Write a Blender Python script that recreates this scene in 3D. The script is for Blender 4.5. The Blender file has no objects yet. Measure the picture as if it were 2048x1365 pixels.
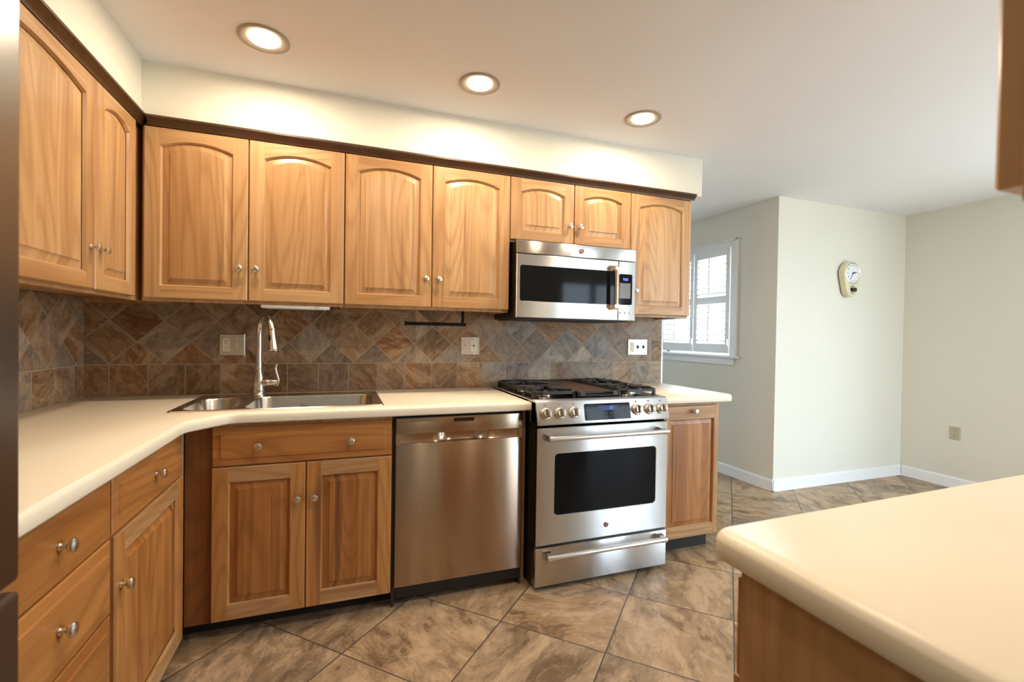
import bpy, bmesh, math, random
from mathutils import Vector, Matrix

random.seed(11)
S = bpy.context.scene
COL = S.collection
PI = math.pi

# ------------------------------------------------------------------ camera
yaw, pitch, roll = 0.3488, -0.0126, 0.0152
CAM = Vector((1.1548, -2.7573, 1.2395))
f_ = Vector((math.sin(yaw) * math.cos(pitch), math.cos(yaw) * math.cos(pitch), math.sin(pitch)))
ri = Vector((math.cos(yaw), -math.sin(yaw), 0))
up = ri.cross(f_)
r2 = ri * math.cos(roll) + up * math.sin(roll)
u2 = -ri * math.sin(roll) + up * math.cos(roll)
cd = bpy.data.cameras.new('camera')
cam = bpy.data.objects.new('camera', cd)
COL.objects.link(cam)
M = Matrix((r2, u2, -f_)).transposed().to_4x4()
M.translation = CAM
cam.matrix_world = M
cd.sensor_width = 36
cd.lens = 930.13 / 2048 * 36
cd.clip_start = 0.02
cd.dof.use_dof = True
cd.dof.focus_distance = 2.4
cd.dof.aperture_fstop = 4.0
S.camera = cam

# ------------------------------------------------------------------ world, exposure
S.view_settings.view_transform = 'Standard'
S.view_settings.look = 'None'
S.view_settings.gamma = 1
S.view_settings.use_curve_mapping = False
S.view_settings.exposure = 0.15
S.cycles.use_denoising = True
S.cycles.max_bounces = 10
S.cycles.diffuse_bounces = 5
S.cycles.glossy_bounces = 5
S.cycles.sample_clamp_indirect = 6.0
S.cycles.caustics_reflective = False
S.cycles.caustics_refractive = False
SKY = 16.5
w = bpy.data.worlds.new('daylight')
S.world = w
w.use_nodes = True
nt = w.node_tree
nt.nodes.clear()
wo = nt.nodes.new('ShaderNodeOutputWorld')
bg = nt.nodes.new('ShaderNodeBackground')
tcw = nt.nodes.new('ShaderNodeTexCoord')
sp = nt.nodes.new('ShaderNodeSeparateXYZ')
cr = nt.nodes.new('ShaderNodeValToRGB')
mp = nt.nodes.new('ShaderNodeMapRange')
nt.links.new(tcw.outputs['Generated'], sp.inputs[0])
nt.links.new(sp.outputs['Z'], mp.inputs['Value'])
mp.inputs['From Min'].default_value = -0.3
mp.inputs['From Max'].default_value = 0.5
nt.links.new(mp.outputs[0], cr.inputs[0])
e = cr.color_ramp.elements
e[0].position = 0.3; e[0].color = (0.48, 0.52, 0.52, 1)
e[1].position = 0.45; e[1].color = (0.70, 0.84, 1.0, 1)
nt.links.new(cr.outputs[0], bg.inputs['Color'])
bg.inputs['Strength'].default_value = SKY
nt.links.new(bg.outputs[0], wo.inputs[0])


def area(name, loc, rot, sx, sy, power, color, portal=False, shape='RECTANGLE', spread=PI):
    l = bpy.data.lights.new(name, 'AREA')
    l.shape = shape
    l.size = sx
    l.size_y = sy
    l.energy = power
    l.color = color
    l.spread = spread
    if portal:
        l.cycles.is_portal = True
    o = bpy.data.objects.new(name, l)
    o.location = loc
    o.rotation_euler = rot
    COL.objects.link(o)
    return o


# portals in the three glazed openings (they only guide the sky light)
area('window_portal', (4.60, 1.02, 1.6), (0, PI / 2, 0), 1.0, 1.0, 1, (1, 1, 1), True)
area('slider_portal', (4.85, -4.50, 1.05), (PI / 2, 0, 0), 1.15, 2.06, 1, (1, 1, 1), True)
area('side_portal', (6.14, -2.6, 1.3), (0, PI / 2, 0), 1.6, 1.8, 1, (1, 1, 1), True)
area('rear_portal', (2.30, 3.14, 1.5), (-PI / 2, 0, 0), 0.78, 1.15, 1, (1, 1, 1), True)

ZC = 2.3967
LAMP_W = 7.8
LAMP_COL = (1.0, 0.80, 0.56)
LAMPS = [(0.850, -0.675), (1.735, -0.672), (2.635, -0.660), (1.45, -1.75), (2.35, -1.75)]  # last two: unseen aisle lamps added to light the cabinet fronts


# ------------------------------------------------------------------ node helper
class NT:
    def __init__(s, name):
        s.m = bpy.data.materials.new(name)
        s.m.use_nodes = True
        s.t = s.m.node_tree
        s.t.nodes.clear()
        s.out = s.t.nodes.new('ShaderNodeOutputMaterial')
        s.b = s.t.nodes.new('ShaderNodeBsdfPrincipled')
        s.t.links.new(s.b.outputs[0], s.out.inputs[0])

    def n(s, typ, **kw):
        nd = s.t.nodes.new('ShaderNode' + typ)
        for k, v in kw.items():
            setattr(nd, k, v)
        return nd

    def set(s, sock, v):
        if isinstance(v, bpy.types.NodeSocket):
            s.t.links.new(v, sock)
        else:
            sock.default_value = v

    def math(s, op, a, b=None, c=None, clamp=False):
        nd = s.n('Math', operation=op)
        nd.use_clamp = clamp
        s.set(nd.inputs[0], a)
        if b is not None:
            s.set(nd.inputs[1], b)
        if c is not None:
            s.set(nd.inputs[2], c)
        return nd.outputs[0]

    def vec(s, x, y, z):
        nd = s.n('CombineXYZ')
        s.set(nd.inputs[0], x); s.set(nd.inputs[1], y); s.set(nd.inputs[2], z)
        return nd.outputs[0]

    def xyz(s, v):
        nd = s.n('SeparateXYZ')
        s.set(nd.inputs[0], v)
        return nd.outputs

    def noise(s, v, scale, detail=2, rough=0.5, dist=0.0):
        nd = s.n('TexNoise')
        s.set(nd.inputs['Vector'], v)
        nd.inputs['Scale'].default_value = scale
        nd.inputs['Detail'].default_value = detail
        nd.inputs['Roughness'].default_value = rough
        nd.inputs['Distortion'].default_value = dist
        return nd.outputs['Fac']

    def white(s, v):
        nd = s.n('TexWhiteNoise', noise_dimensions='3D')
        s.set(nd.inputs['Vector'], v)
        return nd.outputs['Value'], nd.outputs['Color']

    def mix(s, f, a, b, blend='MIX'):
        nd = s.n('Mix', data_type='RGBA', blend_type=blend)
        s.set(nd.inputs[0], f)
        for i, v in ((6, a), (7, b)):
            if isinstance(v, tuple) and len(v) == 3:
                v = v + (1,)
            s.set(nd.inputs[i], v)
        return nd.outputs[2]

    def ramp(s, f, els, interp='LINEAR'):
        nd = s.n('ValToRGB')
        r = nd.color_ramp
        r.interpolation = interp
        while len(r.elements) < len(els):
            r.elements.new(0.5)
        for e, (p, c) in zip(r.elements, els):
            e.position = p
            e.color = tuple(c) + (1,)
        s.set(nd.inputs[0], f)
        return nd.outputs[0]

    def smooth(s, v, a, b):
        nd = s.n('MapRange', interpolation_type='SMOOTHSTEP')
        s.set(nd.inputs[0], v)
        nd.inputs[1].default_value = a
        nd.inputs[2].default_value = b
        return nd.outputs[0]

    def bump(s, h, strength=0.2, dist=0.002):
        nd = s.n('Bump')
        s.set(nd.inputs['Height'], h)
        nd.inputs['Strength'].default_value = strength
        nd.inputs['Distance'].default_value = dist
        s.t.links.new(nd.outputs[0], s.b.inputs['Normal'])

    def p(s, **kw):
        for k, v in kw.items():
            k = k.replace('_', ' ')
            if isinstance(v, tuple) and len(v) == 3 and 'Color' in k:
                v = v + (1,)
            s.set(s.b.inputs[k], v)
        return s


def simple(name, col, rough=0.5, metal=0.0, var=0.04, scale=30.0, **kw):
    m = NT(name)
    tc = m.n('TexCoord').outputs['Object']
    nz = m.noise(tc, scale, 3)
    c = m.mix(nz, tuple(x * (1 - var) for x in col), tuple(min(1, x * (1 + var)) for x in col))
    m.p(Base_Color=c, Roughness=rough, Metallic=metal, **kw)
    return m.m


def wood(name, grain='z', light=(0.55, 0.343, 0.170), mid=(0.36, 0.170, 0.058), dark=(0.17, 0.068, 0.022), stave=0.095, bias=0.0, streak=0.6):
    m = NT(name)
    x, y, z = m.xyz(m.n('TexCoord').outputs['Object'])
    rnd = m.n('ObjectInfo').outputs['Random']
    if grain == 'z':
        a = m.math('ADD', x, m.math('MULTIPLY', y, 0.97)); g = z
    else:
        a = m.math('ADD', z, m.math('MULTIPLY', y, 0.97)); g = x
    sid = m.math('FLOOR', m.math('DIVIDE', m.math('ADD', a, m.math('MULTIPLY', rnd, 3.7)), stave))
    wv, wc = m.white(m.vec(sid, m.math('MULTIPLY', rnd, 57.3), 3.0))
    off = m.math('MULTIPLY', wv, 37.0)
    off2 = m.math('MULTIPLY', rnd, 91.0)
    def v(sa, sg, k=0.0):
        return m.vec(m.math('ADD', m.math('MULTIPLY', a, sa), off), m.math('ADD', off2, k), m.math('ADD', m.math('MULTIPLY', g, sg), off))
    n1 = m.noise(v(4.6, 0.55), 1.0, 1.0, 0.4, 0.12)
    rings = m.math('SINE', m.math('MULTIPLY', n1, 110.0))
    rings = m.math('POWER', m.math('MULTIPLY_ADD', rings, 0.5, 0.5), 3.0)
    fib = m.noise(v(150, 3.0), 1.0, 3, 0.6)
    lin = m.noise(v(26, 0.7, 5.0), 1.0, 3, 0.6, 0.2)
    tone = m.noise(v(3.5, 0.4, 9.0), 1.0, 2)
    t = m.math('MULTIPLY_ADD', m.math('POWER', wv, 1.5), 0.55, m.math('MULTIPLY_ADD', tone, 1.0, -0.42 + bias))
    t = m.math('ADD', t, m.math('MULTIPLY_ADD', lin, 1.7, -0.80), clamp=True)
    c = m.mix(t, light, mid)
    c = m.mix(m.math('MULTIPLY', rings, 0.38), c, tuple(q * 0.75 for q in mid))
    c = m.mix(m.math('MULTIPLY', m.smooth(fib, 0.45, 0.75), 0.25), c, mid)
    st = m.noise(v(15, 0.75, 2.0), 1.0, 2.5, 0.55, 0.3)
    st = m.math('MULTIPLY', m.smooth(st, 0.54, 0.68), m.smooth(wv, 0.20, 0.6))
    c = m.mix(m.math('MULTIPLY', st, streak), c, dark)
    m.p(Base_Color=c, Roughness=m.math('MULTIPLY_ADD', fib, 0.12, 0.30), Coat_Weight=0.12, Coat_Roughness=0.25)
    m.bump(m.math('ADD', fib, m.math('MULTIPLY', rings, 0.3)), 0.06, 0.001)
    return m.m


WV = wood('hickory_wood_upright', 'z', stave=4.0, streak=0.35)
WH = wood('hickory_wood_level', 'x', stave=4.0, streak=0.45)
WP = wood('hickory_panel_wood', 'z', streak=0.45)
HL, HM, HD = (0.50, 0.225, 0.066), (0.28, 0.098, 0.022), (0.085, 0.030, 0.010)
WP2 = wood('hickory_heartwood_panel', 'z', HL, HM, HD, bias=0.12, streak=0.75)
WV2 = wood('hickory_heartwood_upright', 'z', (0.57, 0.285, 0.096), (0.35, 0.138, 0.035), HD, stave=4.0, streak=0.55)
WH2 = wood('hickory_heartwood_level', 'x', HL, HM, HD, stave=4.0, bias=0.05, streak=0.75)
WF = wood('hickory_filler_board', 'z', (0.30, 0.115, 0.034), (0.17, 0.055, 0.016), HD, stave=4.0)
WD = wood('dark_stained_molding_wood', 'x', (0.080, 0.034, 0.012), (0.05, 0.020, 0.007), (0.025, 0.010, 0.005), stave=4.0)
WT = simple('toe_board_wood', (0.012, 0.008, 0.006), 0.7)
PAINT = simple('cream_wall_paint', (0.785, 0.772, 0.690), 0.65, var=0.01, scale=6)
CEIL = simple('ceiling_paint', (0.87, 0.88, 0.93), 0.75, var=0.008, scale=5)
WHITE = simple('white_trim_paint', (0.84, 0.85, 0.87), 0.35, var=0.01)
COUNTER = simple('cream_solid_surface', (0.85, 0.79, 0.655), 0.34, var=0.015, scale=400, Specular_IOR_Level=0.4)
BLACK = simple('black_enamel', (0.010, 0.010, 0.011), 0.35)
MATTE = simple('matte_black_metal', (0.007, 0.006, 0.006), 0.7, Specular_IOR_Level=0.2)
BLACKM = simple('black_iron', (0.014, 0.014, 0.016), 0.42, var=0.2, scale=80)
GLASSB = simple('black_glass', (0.006, 0.006, 0.007), 0.06, var=0.0, Specular_IOR_Level=0.11)
NICKEL = simple('satin_nickel', (0.72, 0.68, 0.62), 0.26, 1.0)
CHROME = simple('polished_steel', (0.74, 0.73, 0.72), 0.20, 1.0)
IVORY = simple('ivory_plastic', (0.80, 0.72, 0.53), 0.35)
ALMOND = simple('almond_plastic', (0.50, 0.46, 0.34), 0.45)
CLOCKC = simple('cream_plastic', (0.74, 0.70, 0.48), 0.35)
DIAL = simple('white_dial', (0.85, 0.87, 0.92), 0.3)
RED = simple('red_enamel', (0.30, 0.035, 0.025), 0.25)
SLOT = simple('dark_slot', (0.02, 0.017, 0.014), 0.6)
GREY = simple('grey_print', (0.22, 0.22, 0.23), 0.5)
KEYS = simple('dim_key_print', (0.06, 0.055, 0.05), 0.5)
GRIDDLE = simple('brown_griddle', (0.085, 0.038, 0.018), 0.38, 0.3, var=0.25, scale=15)
BUTTON = simple('grey_panel', (0.15, 0.14, 0.14), 0.25, 0.0)


def steel(name, col, rough=0.27, aniso=1.0, tangent=(0, 0, 1), axis='x', metal=1.0):
    m = NT(name)
    x, y, z = m.xyz(m.n('TexCoord').outputs['Object'])
    if axis == 'x':
        v = m.vec(m.math('MULTIPLY', x, 3.0), m.math('MULTIPLY', y, 3.0), m.math('MULTIPLY', z, 900.0))
    else:
        v = m.vec(m.math('MULTIPLY', x, 900.0), m.math('MULTIPLY', y, 900.0), m.math('MULTIPLY', z, 3.0))
    nz = m.noise(v, 1.0, 2)
    c = m.mix(nz, tuple(q * 0.97 for q in col), tuple(min(1, q * 1.03) for q in col))
    tg = m.n('CombineXYZ')
    for i in range(3):
        tg.inputs[i].default_value = tangent[i]
    m.p(Base_Color=c, Metallic=metal, Roughness=rough, Anisotropic=aniso)
    m.t.links.new(tg.outputs[0], m.b.inputs['Tangent'])
    return m.m


STEEL = steel('brushed_steel', (0.55, 0.54, 0.535))
STEELD = steel('reflection_tinted_steel', (0.42, 0.32, 0.245), 0.25)  # brown reflection of the wood opposite is put into the steel colour
STEELF = steel('fridge_brushed_steel', (0.23, 0.225, 0.24), 0.33, 0.6)
STEELS = steel('satin_sink_steel', (0.66, 0.62, 0.57), 0.22, 0.3)
PLATE = steel('brushed_wall_plate_steel', (0.62, 0.58, 0.55), 0.32, 0.5)


def emit(name, col, strength):
    m = NT(name)
    m.p(Base_Color=(0.0, 0.0, 0.0), Emission_Color=col, Emission_Strength=strength, Roughness=0.4)
    return m.m


LAMPGLOW = emit('lamp_lens_glow', (1.0, 0.86, 0.66), 22.0)
BLUE = emit('blue_digits', (0.08, 0.10, 1.0), 6.0)
BLUED = emit('dim_blue_screen', (0.010, 0.010, 0.16), 0.8)
BLUEL = emit('light_blue_digits', (0.03, 0.17, 0.8), 0.8)


def glass(name):
    m = NT(name)
    m.t.nodes.remove(m.b)
    tr = m.n('BsdfTransparent'); gl = m.n('BsdfGlossy'); mx = m.n('MixShader')
    gl.inputs['Roughness'].default_value = 0.02
    tr.inputs['Color'].default_value = (0.95, 0.97, 0.97, 1)
    mx.inputs[0].default_value = 0.06
    m.t.links.new(tr.outputs[0], mx.inputs[1])
    m.t.links.new(gl.outputs[0], mx.inputs[2])
    m.t.links.new(mx.outputs[0], m.out.inputs[0])
    return m.m


GLASS = glass('window_glass')


def slate(m, cu, cv, pu, pv, palette, big=2.2, contrast=0.45, lean=None):
    """stone colour from a cell id (cu, cv) and position pu, pv in metres"""
    wv, wc = m.white(m.vec(cu, cv, 7.0))
    wx, wy, wz = m.xyz(wc)
    ang = m.math('MULTIPLY', m.math('FLOOR', m.math('MULTIPLY', wx, 4.0)), PI / 2)
    ang = m.math('ADD', ang, m.math('MULTIPLY_ADD', wy, 0.9, 0.2))
    ca, sa = m.math('COSINE', ang), m.math('SINE', ang)
    ru = m.math('SUBTRACT', m.math('MULTIPLY', pu, ca), m.math('MULTIPLY', pv, sa))
    rv = m.math('ADD', m.math('MULTIPLY', pu, sa), m.math('MULTIPLY', pv, ca))
    o = m.math('MULTIPLY', wz, 50.0)
    def vv(su, sv, k):
        return m.vec(m.math('MULTIPLY_ADD', ru, su, o), m.math('MULTIPLY_ADD', rv, sv, o), m.math('ADD', o, k))
    n1 = m.noise(vv(big, big * 1.9, 0.0), 1.0, 7, 0.66, 1.3)
    n2 = m.noise(vv(big * 4, big * 9, 3.0), 1.0, 6, 0.72, 0.3)
    n3 = m.noise(vv(big * 1.1, big * 2.6, 9.0), 1.0, 6, 0.6, 0.8)
    n4 = m.noise(vv(big * 26, big * 30, 5.0), 1.0, 4, 0.75)
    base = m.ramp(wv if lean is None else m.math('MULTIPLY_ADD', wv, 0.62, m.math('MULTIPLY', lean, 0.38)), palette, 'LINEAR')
    lightc = m.mix(0.60, base, (0.60, 0.45, 0.30))
    darkc = m.mix(1.0, base, (0.46, 0.42, 0.40), 'MULTIPLY')
    c = m.mix(m.math('MULTIPLY', m.smooth(n1, 0.47, 0.60), contrast), base, lightc)
    c = m.mix(m.math('MULTIPLY', m.smooth(n1, 0.46, 0.37), contrast), c, darkc)
    c = m.mix(m.math('MULTIPLY', m.smooth(n3, 0.54, 0.62), 0.55 * contrast), c, darkc)
    c = m.mix(m.math('MULTIPLY', m.smooth(n2, 0.50, 0.66), 0.45), c, m.mix(1.0, c, (0.50, 0.46, 0.43), 'MULTIPLY'))
    c = m.mix(m.math('MULTIPLY', m.smooth(n2, 0.46, 0.34), 0.40), c, lightc)
    vein = m.smooth(m.math('ABSOLUTE', m.math('SUBTRACT', n3, 0.53)), 0.012, 0.0)
    c = m.mix(m.math('MULTIPLY', vein, 0.40), c, m.mix(1.0, c, (0.35, 0.30, 0.28), 'MULTIPLY'))
    c = m.mix(m.math('MULTIPLY', m.smooth(n4, 0.5, 0.75), 0.32), c, m.mix(1.0, c, (0.5, 0.46, 0.43), 'MULTIPLY'))
    h = m.math('ADD', n1, m.math('ADD', m.math('MULTIPLY', n2, 0.6), m.math('MULTIPLY', vein, -0.35)))
    return c, h


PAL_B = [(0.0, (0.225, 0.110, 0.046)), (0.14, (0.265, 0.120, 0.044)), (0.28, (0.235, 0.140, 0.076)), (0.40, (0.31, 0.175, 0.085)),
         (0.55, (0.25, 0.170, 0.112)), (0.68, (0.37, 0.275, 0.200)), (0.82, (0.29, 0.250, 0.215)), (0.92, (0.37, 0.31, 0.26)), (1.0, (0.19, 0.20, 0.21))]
PAL_F = [(0.0, (0.34, 0.230, 0.135)), (0.3, (0.42, 0.280, 0.155)), (0.5, (0.29, 0.215, 0.145)),
         (0.75, (0.44, 0.31, 0.185)), (1.0, (0.27, 0.205, 0.145))]


def grout_dist(m, v):
    """distance in cell units to the nearest cell edge"""
    fr = m.math('FRACT', v)
    return m.math('MINIMUM', fr, m.math('SUBTRACT', 1.0, fr))


def tile_wall(name, axis, off, row0, border=False):
    m = NT(name)
    x, y, z = m.xyz(m.n('TexCoord').outputs['Object'])
    a = x if axis == 'x' else y
    pa = m.math('DIVIDE', m.math('SUBTRACT', a, off), 0.2218)
    pz = m.math('DIVIDE', m.math('SUBTRACT', z, 1.18), 0.211)
    P, Q = m.math('ADD', pa, pz), m.math('SUBTRACT', pa, pz)
    dd = m.math('MULTIPLY', m.math('MINIMUM', grout_dist(m, P), grout_dist(m, Q)), 0.153)
    R = m.math('DIVIDE', m.math('SUBTRACT', a, row0), 0.1548)
    dr = m.math('MULTIPLY', grout_dist(m, R), 0.1548)
    low = m.math('LESS_THAN', z, 1.0690)
    def sel(c, p, q):
        return m.math('ADD', m.math('MULTIPLY', c, p), m.math('MULTIPLY', m.math('SUBTRACT', 1.0, c), q))
    cu = sel(low, m.math('ADD', m.math('FLOOR', R), 300.0), m.math('FLOOR', P))
    cv = sel(low, 40.0, m.math('FLOOR', Q))
    d = sel(low, dr, dd)
    d = m.math('MINIMUM', d, m.math('ABSOLUTE', m.math('SUBTRACT', z, 1.0690)))
    if border:
        bx = m.math('GREATER_THAN', a, 3.2)
        zz = m.math('DIVIDE', m.math('SUBTRACT', z, 0.917), 0.152)
        cu = sel(bx, 500.0, cu)
        cv = sel(bx, m.math('FLOOR', zz), cv)
        d = sel(bx, m.math('MULTIPLY', grout_dist(m, zz), 0.152), d)
        d = m.math('MINIMUM', d, m.math('ABSOLUTE', m.math('SUBTRACT', a, 3.2)))
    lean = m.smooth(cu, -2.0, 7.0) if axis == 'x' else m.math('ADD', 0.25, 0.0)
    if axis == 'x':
        lean = m.smooth(m.math('MULTIPLY', m.math('FLOOR', m.math('MULTIPLY', a, 4.5)), 0.2222), 0.9, 2.3)  # greyer toward the right: real slate mix plus daylight tint put into the colour
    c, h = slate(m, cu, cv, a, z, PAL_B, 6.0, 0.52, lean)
    w2, w2c = m.white(m.vec(cv, cu, 21.0))
    c = m.mix(1.0, c, m.mix(w2, (0.66, 0.66, 0.66), (1.16, 1.16, 1.16)), 'MULTIPLY')
    g = m.smooth(d, 0.0014, 0.0030)
    col = m.mix(g, (0.36, 0.265, 0.185), c)
    m.p(Base_Color=col, Roughness=0.55, Specular_IOR_Level=0.3)
    m.bump(m.math('ADD', m.math('MULTIPLY', h, 0.25), m.math('MULTIPLY', g, 0.7)), 0.45, 0.003)
    return m.m


def tile_floor():
    m = NT('slate_floor_tile')
    x, y, z = m.xyz(m.n('TexCoord').outputs['Object'])
    s = 0.4575
    u = m.math('DIVIDE', m.math('SUBTRACT', m.math('MULTIPLY', m.math('ADD', x, y), 0.70711), 0.665), s)
    v = m.math('DIVIDE', m.math('SUBTRACT', m.math('MULTIPLY', m.math('SUBTRACT', x, y), 0.70711), 1.893), s)
    d = m.math('MULTIPLY', m.math('MINIMUM', grout_dist(m, u), grout_dist(m, v)), s)
    c, h = slate(m, m.math('FLOOR', u), m.math('FLOOR', v), x, y, PAL_F, 3.0, 0.9)
    g = m.smooth(d, 0.0018, 0.0040)
    col = m.mix(g, (0.085, 0.070, 0.055), c)
    m.p(Base_Color=col, Roughness=0.40)
    m.bump(m.math('ADD', m.math('MULTIPLY', h, 0.25), m.math('MULTIPLY', g, 0.7)), 0.4, 0.004)
    return m.m


FLOOR = tile_floor()
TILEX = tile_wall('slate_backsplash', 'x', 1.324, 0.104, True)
TILEY = tile_wall('slate_backsplash_side', 'y', -0.185, -0.09)


# ------------------------------------------------------------------ mesh helper
class MB:
    def __init__(s):
        s.bm = bmesh.new()

    def _edges(s, faces):
        return list({e for f in faces for e in f.edges})

    def box(s, x0, x1, y0, y1, z0, z1, m=0, bev=0.0, seg=1):
        if x0 > x1: x0, x1 = x1, x0
        if y0 > y1: y0, y1 = y1, y0
        if z0 > z1: z0, z1 = z1, z0
        v = [s.bm.verts.new(p) for p in ((x0, y0, z0), (x1, y0, z0), (x1, y1, z0), (x0, y1, z0),
                                         (x0, y0, z1), (x1, y0, z1), (x1, y1, z1), (x0, y1, z1))]
        fs = [s.bm.faces.new([v[i] for i in q]) for q in
              ((3, 2, 1, 0), (4, 5, 6, 7), (0, 1, 5, 4), (1, 2, 6, 5), (2, 3, 7, 6), (3, 0, 4, 7))]
        for f in fs: f.material_index = m
        if bev:
            bmesh.ops.bevel(s.bm, geom=s._edges(fs), offset=bev, segments=seg, profile=0.5, affect='EDGES', clamp_overlap=True)
        return s

    def prism(s, pts, axis, a, b, m=0, bev=0.0, seg=1):
        """pts: 2D polygon in the two remaining axes (order x,y,z without `axis`)"""
        def mk(p, t):
            return {'x': (t, p[0], p[1]), 'y': (p[0], t, p[1]), 'z': (p[0], p[1], t)}[axis]
        A = [s.bm.verts.new(mk(p, a)) for p in pts]
        B = [s.bm.verts.new(mk(p, b)) for p in pts]
        n = len(pts)
        fs = [s.bm.faces.new(A), s.bm.faces.new(B[::-1])]
        for i in range(n):
            fs.append(s.bm.faces.new((A[i], B[i], B[(i + 1) % n], A[(i + 1) % n])))
        for f in fs: f.material_index = m
        bmesh.ops.recalc_face_normals(s.bm, faces=fs)
        if bev:
            bmesh.ops.bevel(s.bm, geom=s._edges(fs), offset=bev, segments=seg, profile=0.5, affect='EDGES', clamp_overlap=True)
        return s

    def rings(s, loops, m=0, cap0=True, cap1=True, close=True):
        """loops: list of equally long point lists, joined by quads"""
        L = [[s.bm.verts.new(p) for p in l] for l in loops]
        n = len(L[0])
        fs = []
        for a, b in zip(L, L[1:]):
            for i in range(n if close else n - 1):
                fs.append(s.bm.faces.new((a[i], a[(i + 1) % n], b[(i + 1) % n], b[i])))
        if cap0: fs.append(s.bm.faces.new(L[0][::-1]))
        if cap1: fs.append(s.bm.faces.new(L[-1]))
        for f in fs: f.material_index = m
        bmesh.ops.recalc_face_normals(s.bm, faces=fs)
        return s

    def lathe(s, prof, org, d=(0, 0, 1), n=24, m=0, cap0=True, cap1=True):
        d = Vector(d).normalized()
        q = Vector((0, 0, 1)).rotation_difference(d)
        org = Vector(org)
        loops = []
        for r, h in prof:
            r = max(r, 1e-4)
            loops.append([org + q @ Vector((r * math.cos(2 * PI * i / n), r * math.sin(2 * PI * i / n), h)) for i in range(n)])
        return s.rings(loops, m, cap0, cap1)

    def tube(s, pts, rad, n=12, m=0):
        pts = [Vector(p) for p in pts]
        if not isinstance(rad, (list, tuple)): rad = [rad] * len(pts)
        loops = []
        t0 = (pts[1] - pts[0]).normalized()
        a = t0.orthogonal().normalized()
        for i, p in enumerate(pts):
            t = (pts[min(i + 1, len(pts) - 1)] - pts[max(i - 1, 0)]).normalized()
            a = (a - t * a.dot(t)).normalized()
            b = t.cross(a)
            loops.append([p + (a * math.cos(2 * PI * k / n) + b * math.sin(2 * PI * k / n)) * rad[i] for k in range(n)])
        return s.rings(loops, m)

    def build(s, name, mats, parent=None, smooth=True, loc=(0, 0, 0), rotz=0.0, ang=35):
        bm = s.bm
        me = bpy.data.meshes.new(name)
        bm.to_mesh(me)
        bm.free()
        if not isinstance(mats, (list, tuple)): mats = [mats]
        for mt in mats: me.materials.append(mt)
        if smooth:
            me.polygons.foreach_set('use_smooth', [True] * len(me.polygons))
            me.set_sharp_from_angle(angle=math.radians(ang))
        o = bpy.data.objects.new(name, me)
        COL.objects.link(o)
        o.location = loc
        o.rotation_euler = (0, 0, rotz)
        if parent: o.parent = parent
        return o


def rrect(x0, x1, z0, z1, r, n=6):
    pts = []
    for cx, cz, a0 in ((x1 - r, z0 + r, -PI / 2), (x1 - r, z1 - r, 0), (x0 + r, z1 - r, PI / 2), (x0 + r, z0 + r, PI)):
        for i in range(n + 1):
            a = a0 + PI / 2 * i / n
            pts.append((cx + r * math.cos(a), cz + r * math.sin(a)))
    return pts


def offset_poly(pts, d):
    """move a counter-clockwise polygon inwards by d"""
    n = len(pts)
    out = []
    for i in range(n):
        p0, p1, p2 = Vector(pts[i - 1]), Vector(pts[i]), Vector(pts[(i + 1) % n])
        e1, e2 = (p1 - p0).normalized(), (p2 - p1).normalized()
        n1, n2 = Vector((-e1.y, e1.x)), Vector((-e2.y, e2.x))
        b = (n1 + n2)
        k = d / max(0.2, (1 + n1.dot(n2)) / 1.0) if b.length > 1e-6 else 0
        out.append(tuple(p1 + b * k))
    return out


def tag(o, label=None, cat=None, group=None, kind=None):
    if label: o['label'] = label
    if cat: o['category'] = cat
    if group: o['group'] = group
    if kind: o['kind'] = kind
    return o


def thing(name, label, cat, loc=(0, 0, 0), rotz=0.0, group=None):
    o = bpy.data.objects.new(name, None)
    o.empty_display_size = 0.05
    COL.objects.link(o)
    o.location = loc
    o.rotation_euler = (0, 0, rotz)
    return tag(o, label, cat, group)


def child(name, mesh, parent, loc=(0, 0, 0), rot=(0, 0, 0)):
    o = bpy.data.objects.new(name, mesh)
    COL.objects.link(o)
    o.parent = parent
    o.location = loc
    o.rotation_euler = rot
    return o


def struct(name, mb, mats, **kw):
    return tag(mb.build(name, mats, **kw), kind='structure')


def dup_tree(o, parent=None):
    c = o.copy()
    COL.objects.link(c)
    c.parent = parent
    for ch in list(o.children):
        dup_tree(ch, c)
    return c


def text_mesh(name, txt, size, mat, extrude=0.0004, align='CENTER'):
    cu = bpy.data.curves.new(name, 'FONT')
    cu.body = txt
    cu.size = size
    cu.extrude = extrude
    cu.align_x = align
    cu.align_y = 'CENTER'
    tmp = bpy.data.objects.new('tmp', cu)
    COL.objects.link(tmp)
    me = bpy.data.meshes.new_from_object(tmp)
    bpy.data.objects.remove(tmp)
    me.materials.clear()
    me.materials.append(mat)
    me.name = name
    return me


# ------------------------------------------------------------------ room
XN, YN, XR = 4.458, 0.058, 6.039      # nook corner, nook wall, right wall
YS = -4.45                            # far south wall behind the camera
b = MB(); b.box(-0.15, 6.25, -4.6, 3.2, -0.08, 0.0)
struct('floor', b, FLOOR)
b = MB(); b.box(-0.15, 6.25, -4.6, 3.2, ZC, ZC + 0.1)
struct('ceiling', b, CEIL)
b = MB(); b.box(-0.15, 0.0, -4.6, 3.2, 0, ZC)
struct('wall_left', b, PAINT)
b = MB(); b.box(0.0, 3.301, 0.0, 0.13, 0, ZC)
struct('wall_back', b, PAINT)
b = MB()
b.box(0.0, 1.9, 3.0, 3.15, 0, ZC); b.box(2.7, 4.458, 3.0, 3.15, 0, ZC)
b.box(1.9, 2.7, 3.0, 3.15, 0, 0.9); b.box(1.9, 2.7, 3.0, 3.15, 2.1, ZC)  # opening made for the added rear window
struct('wall_rear', b, PAINT, smooth=False)
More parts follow.
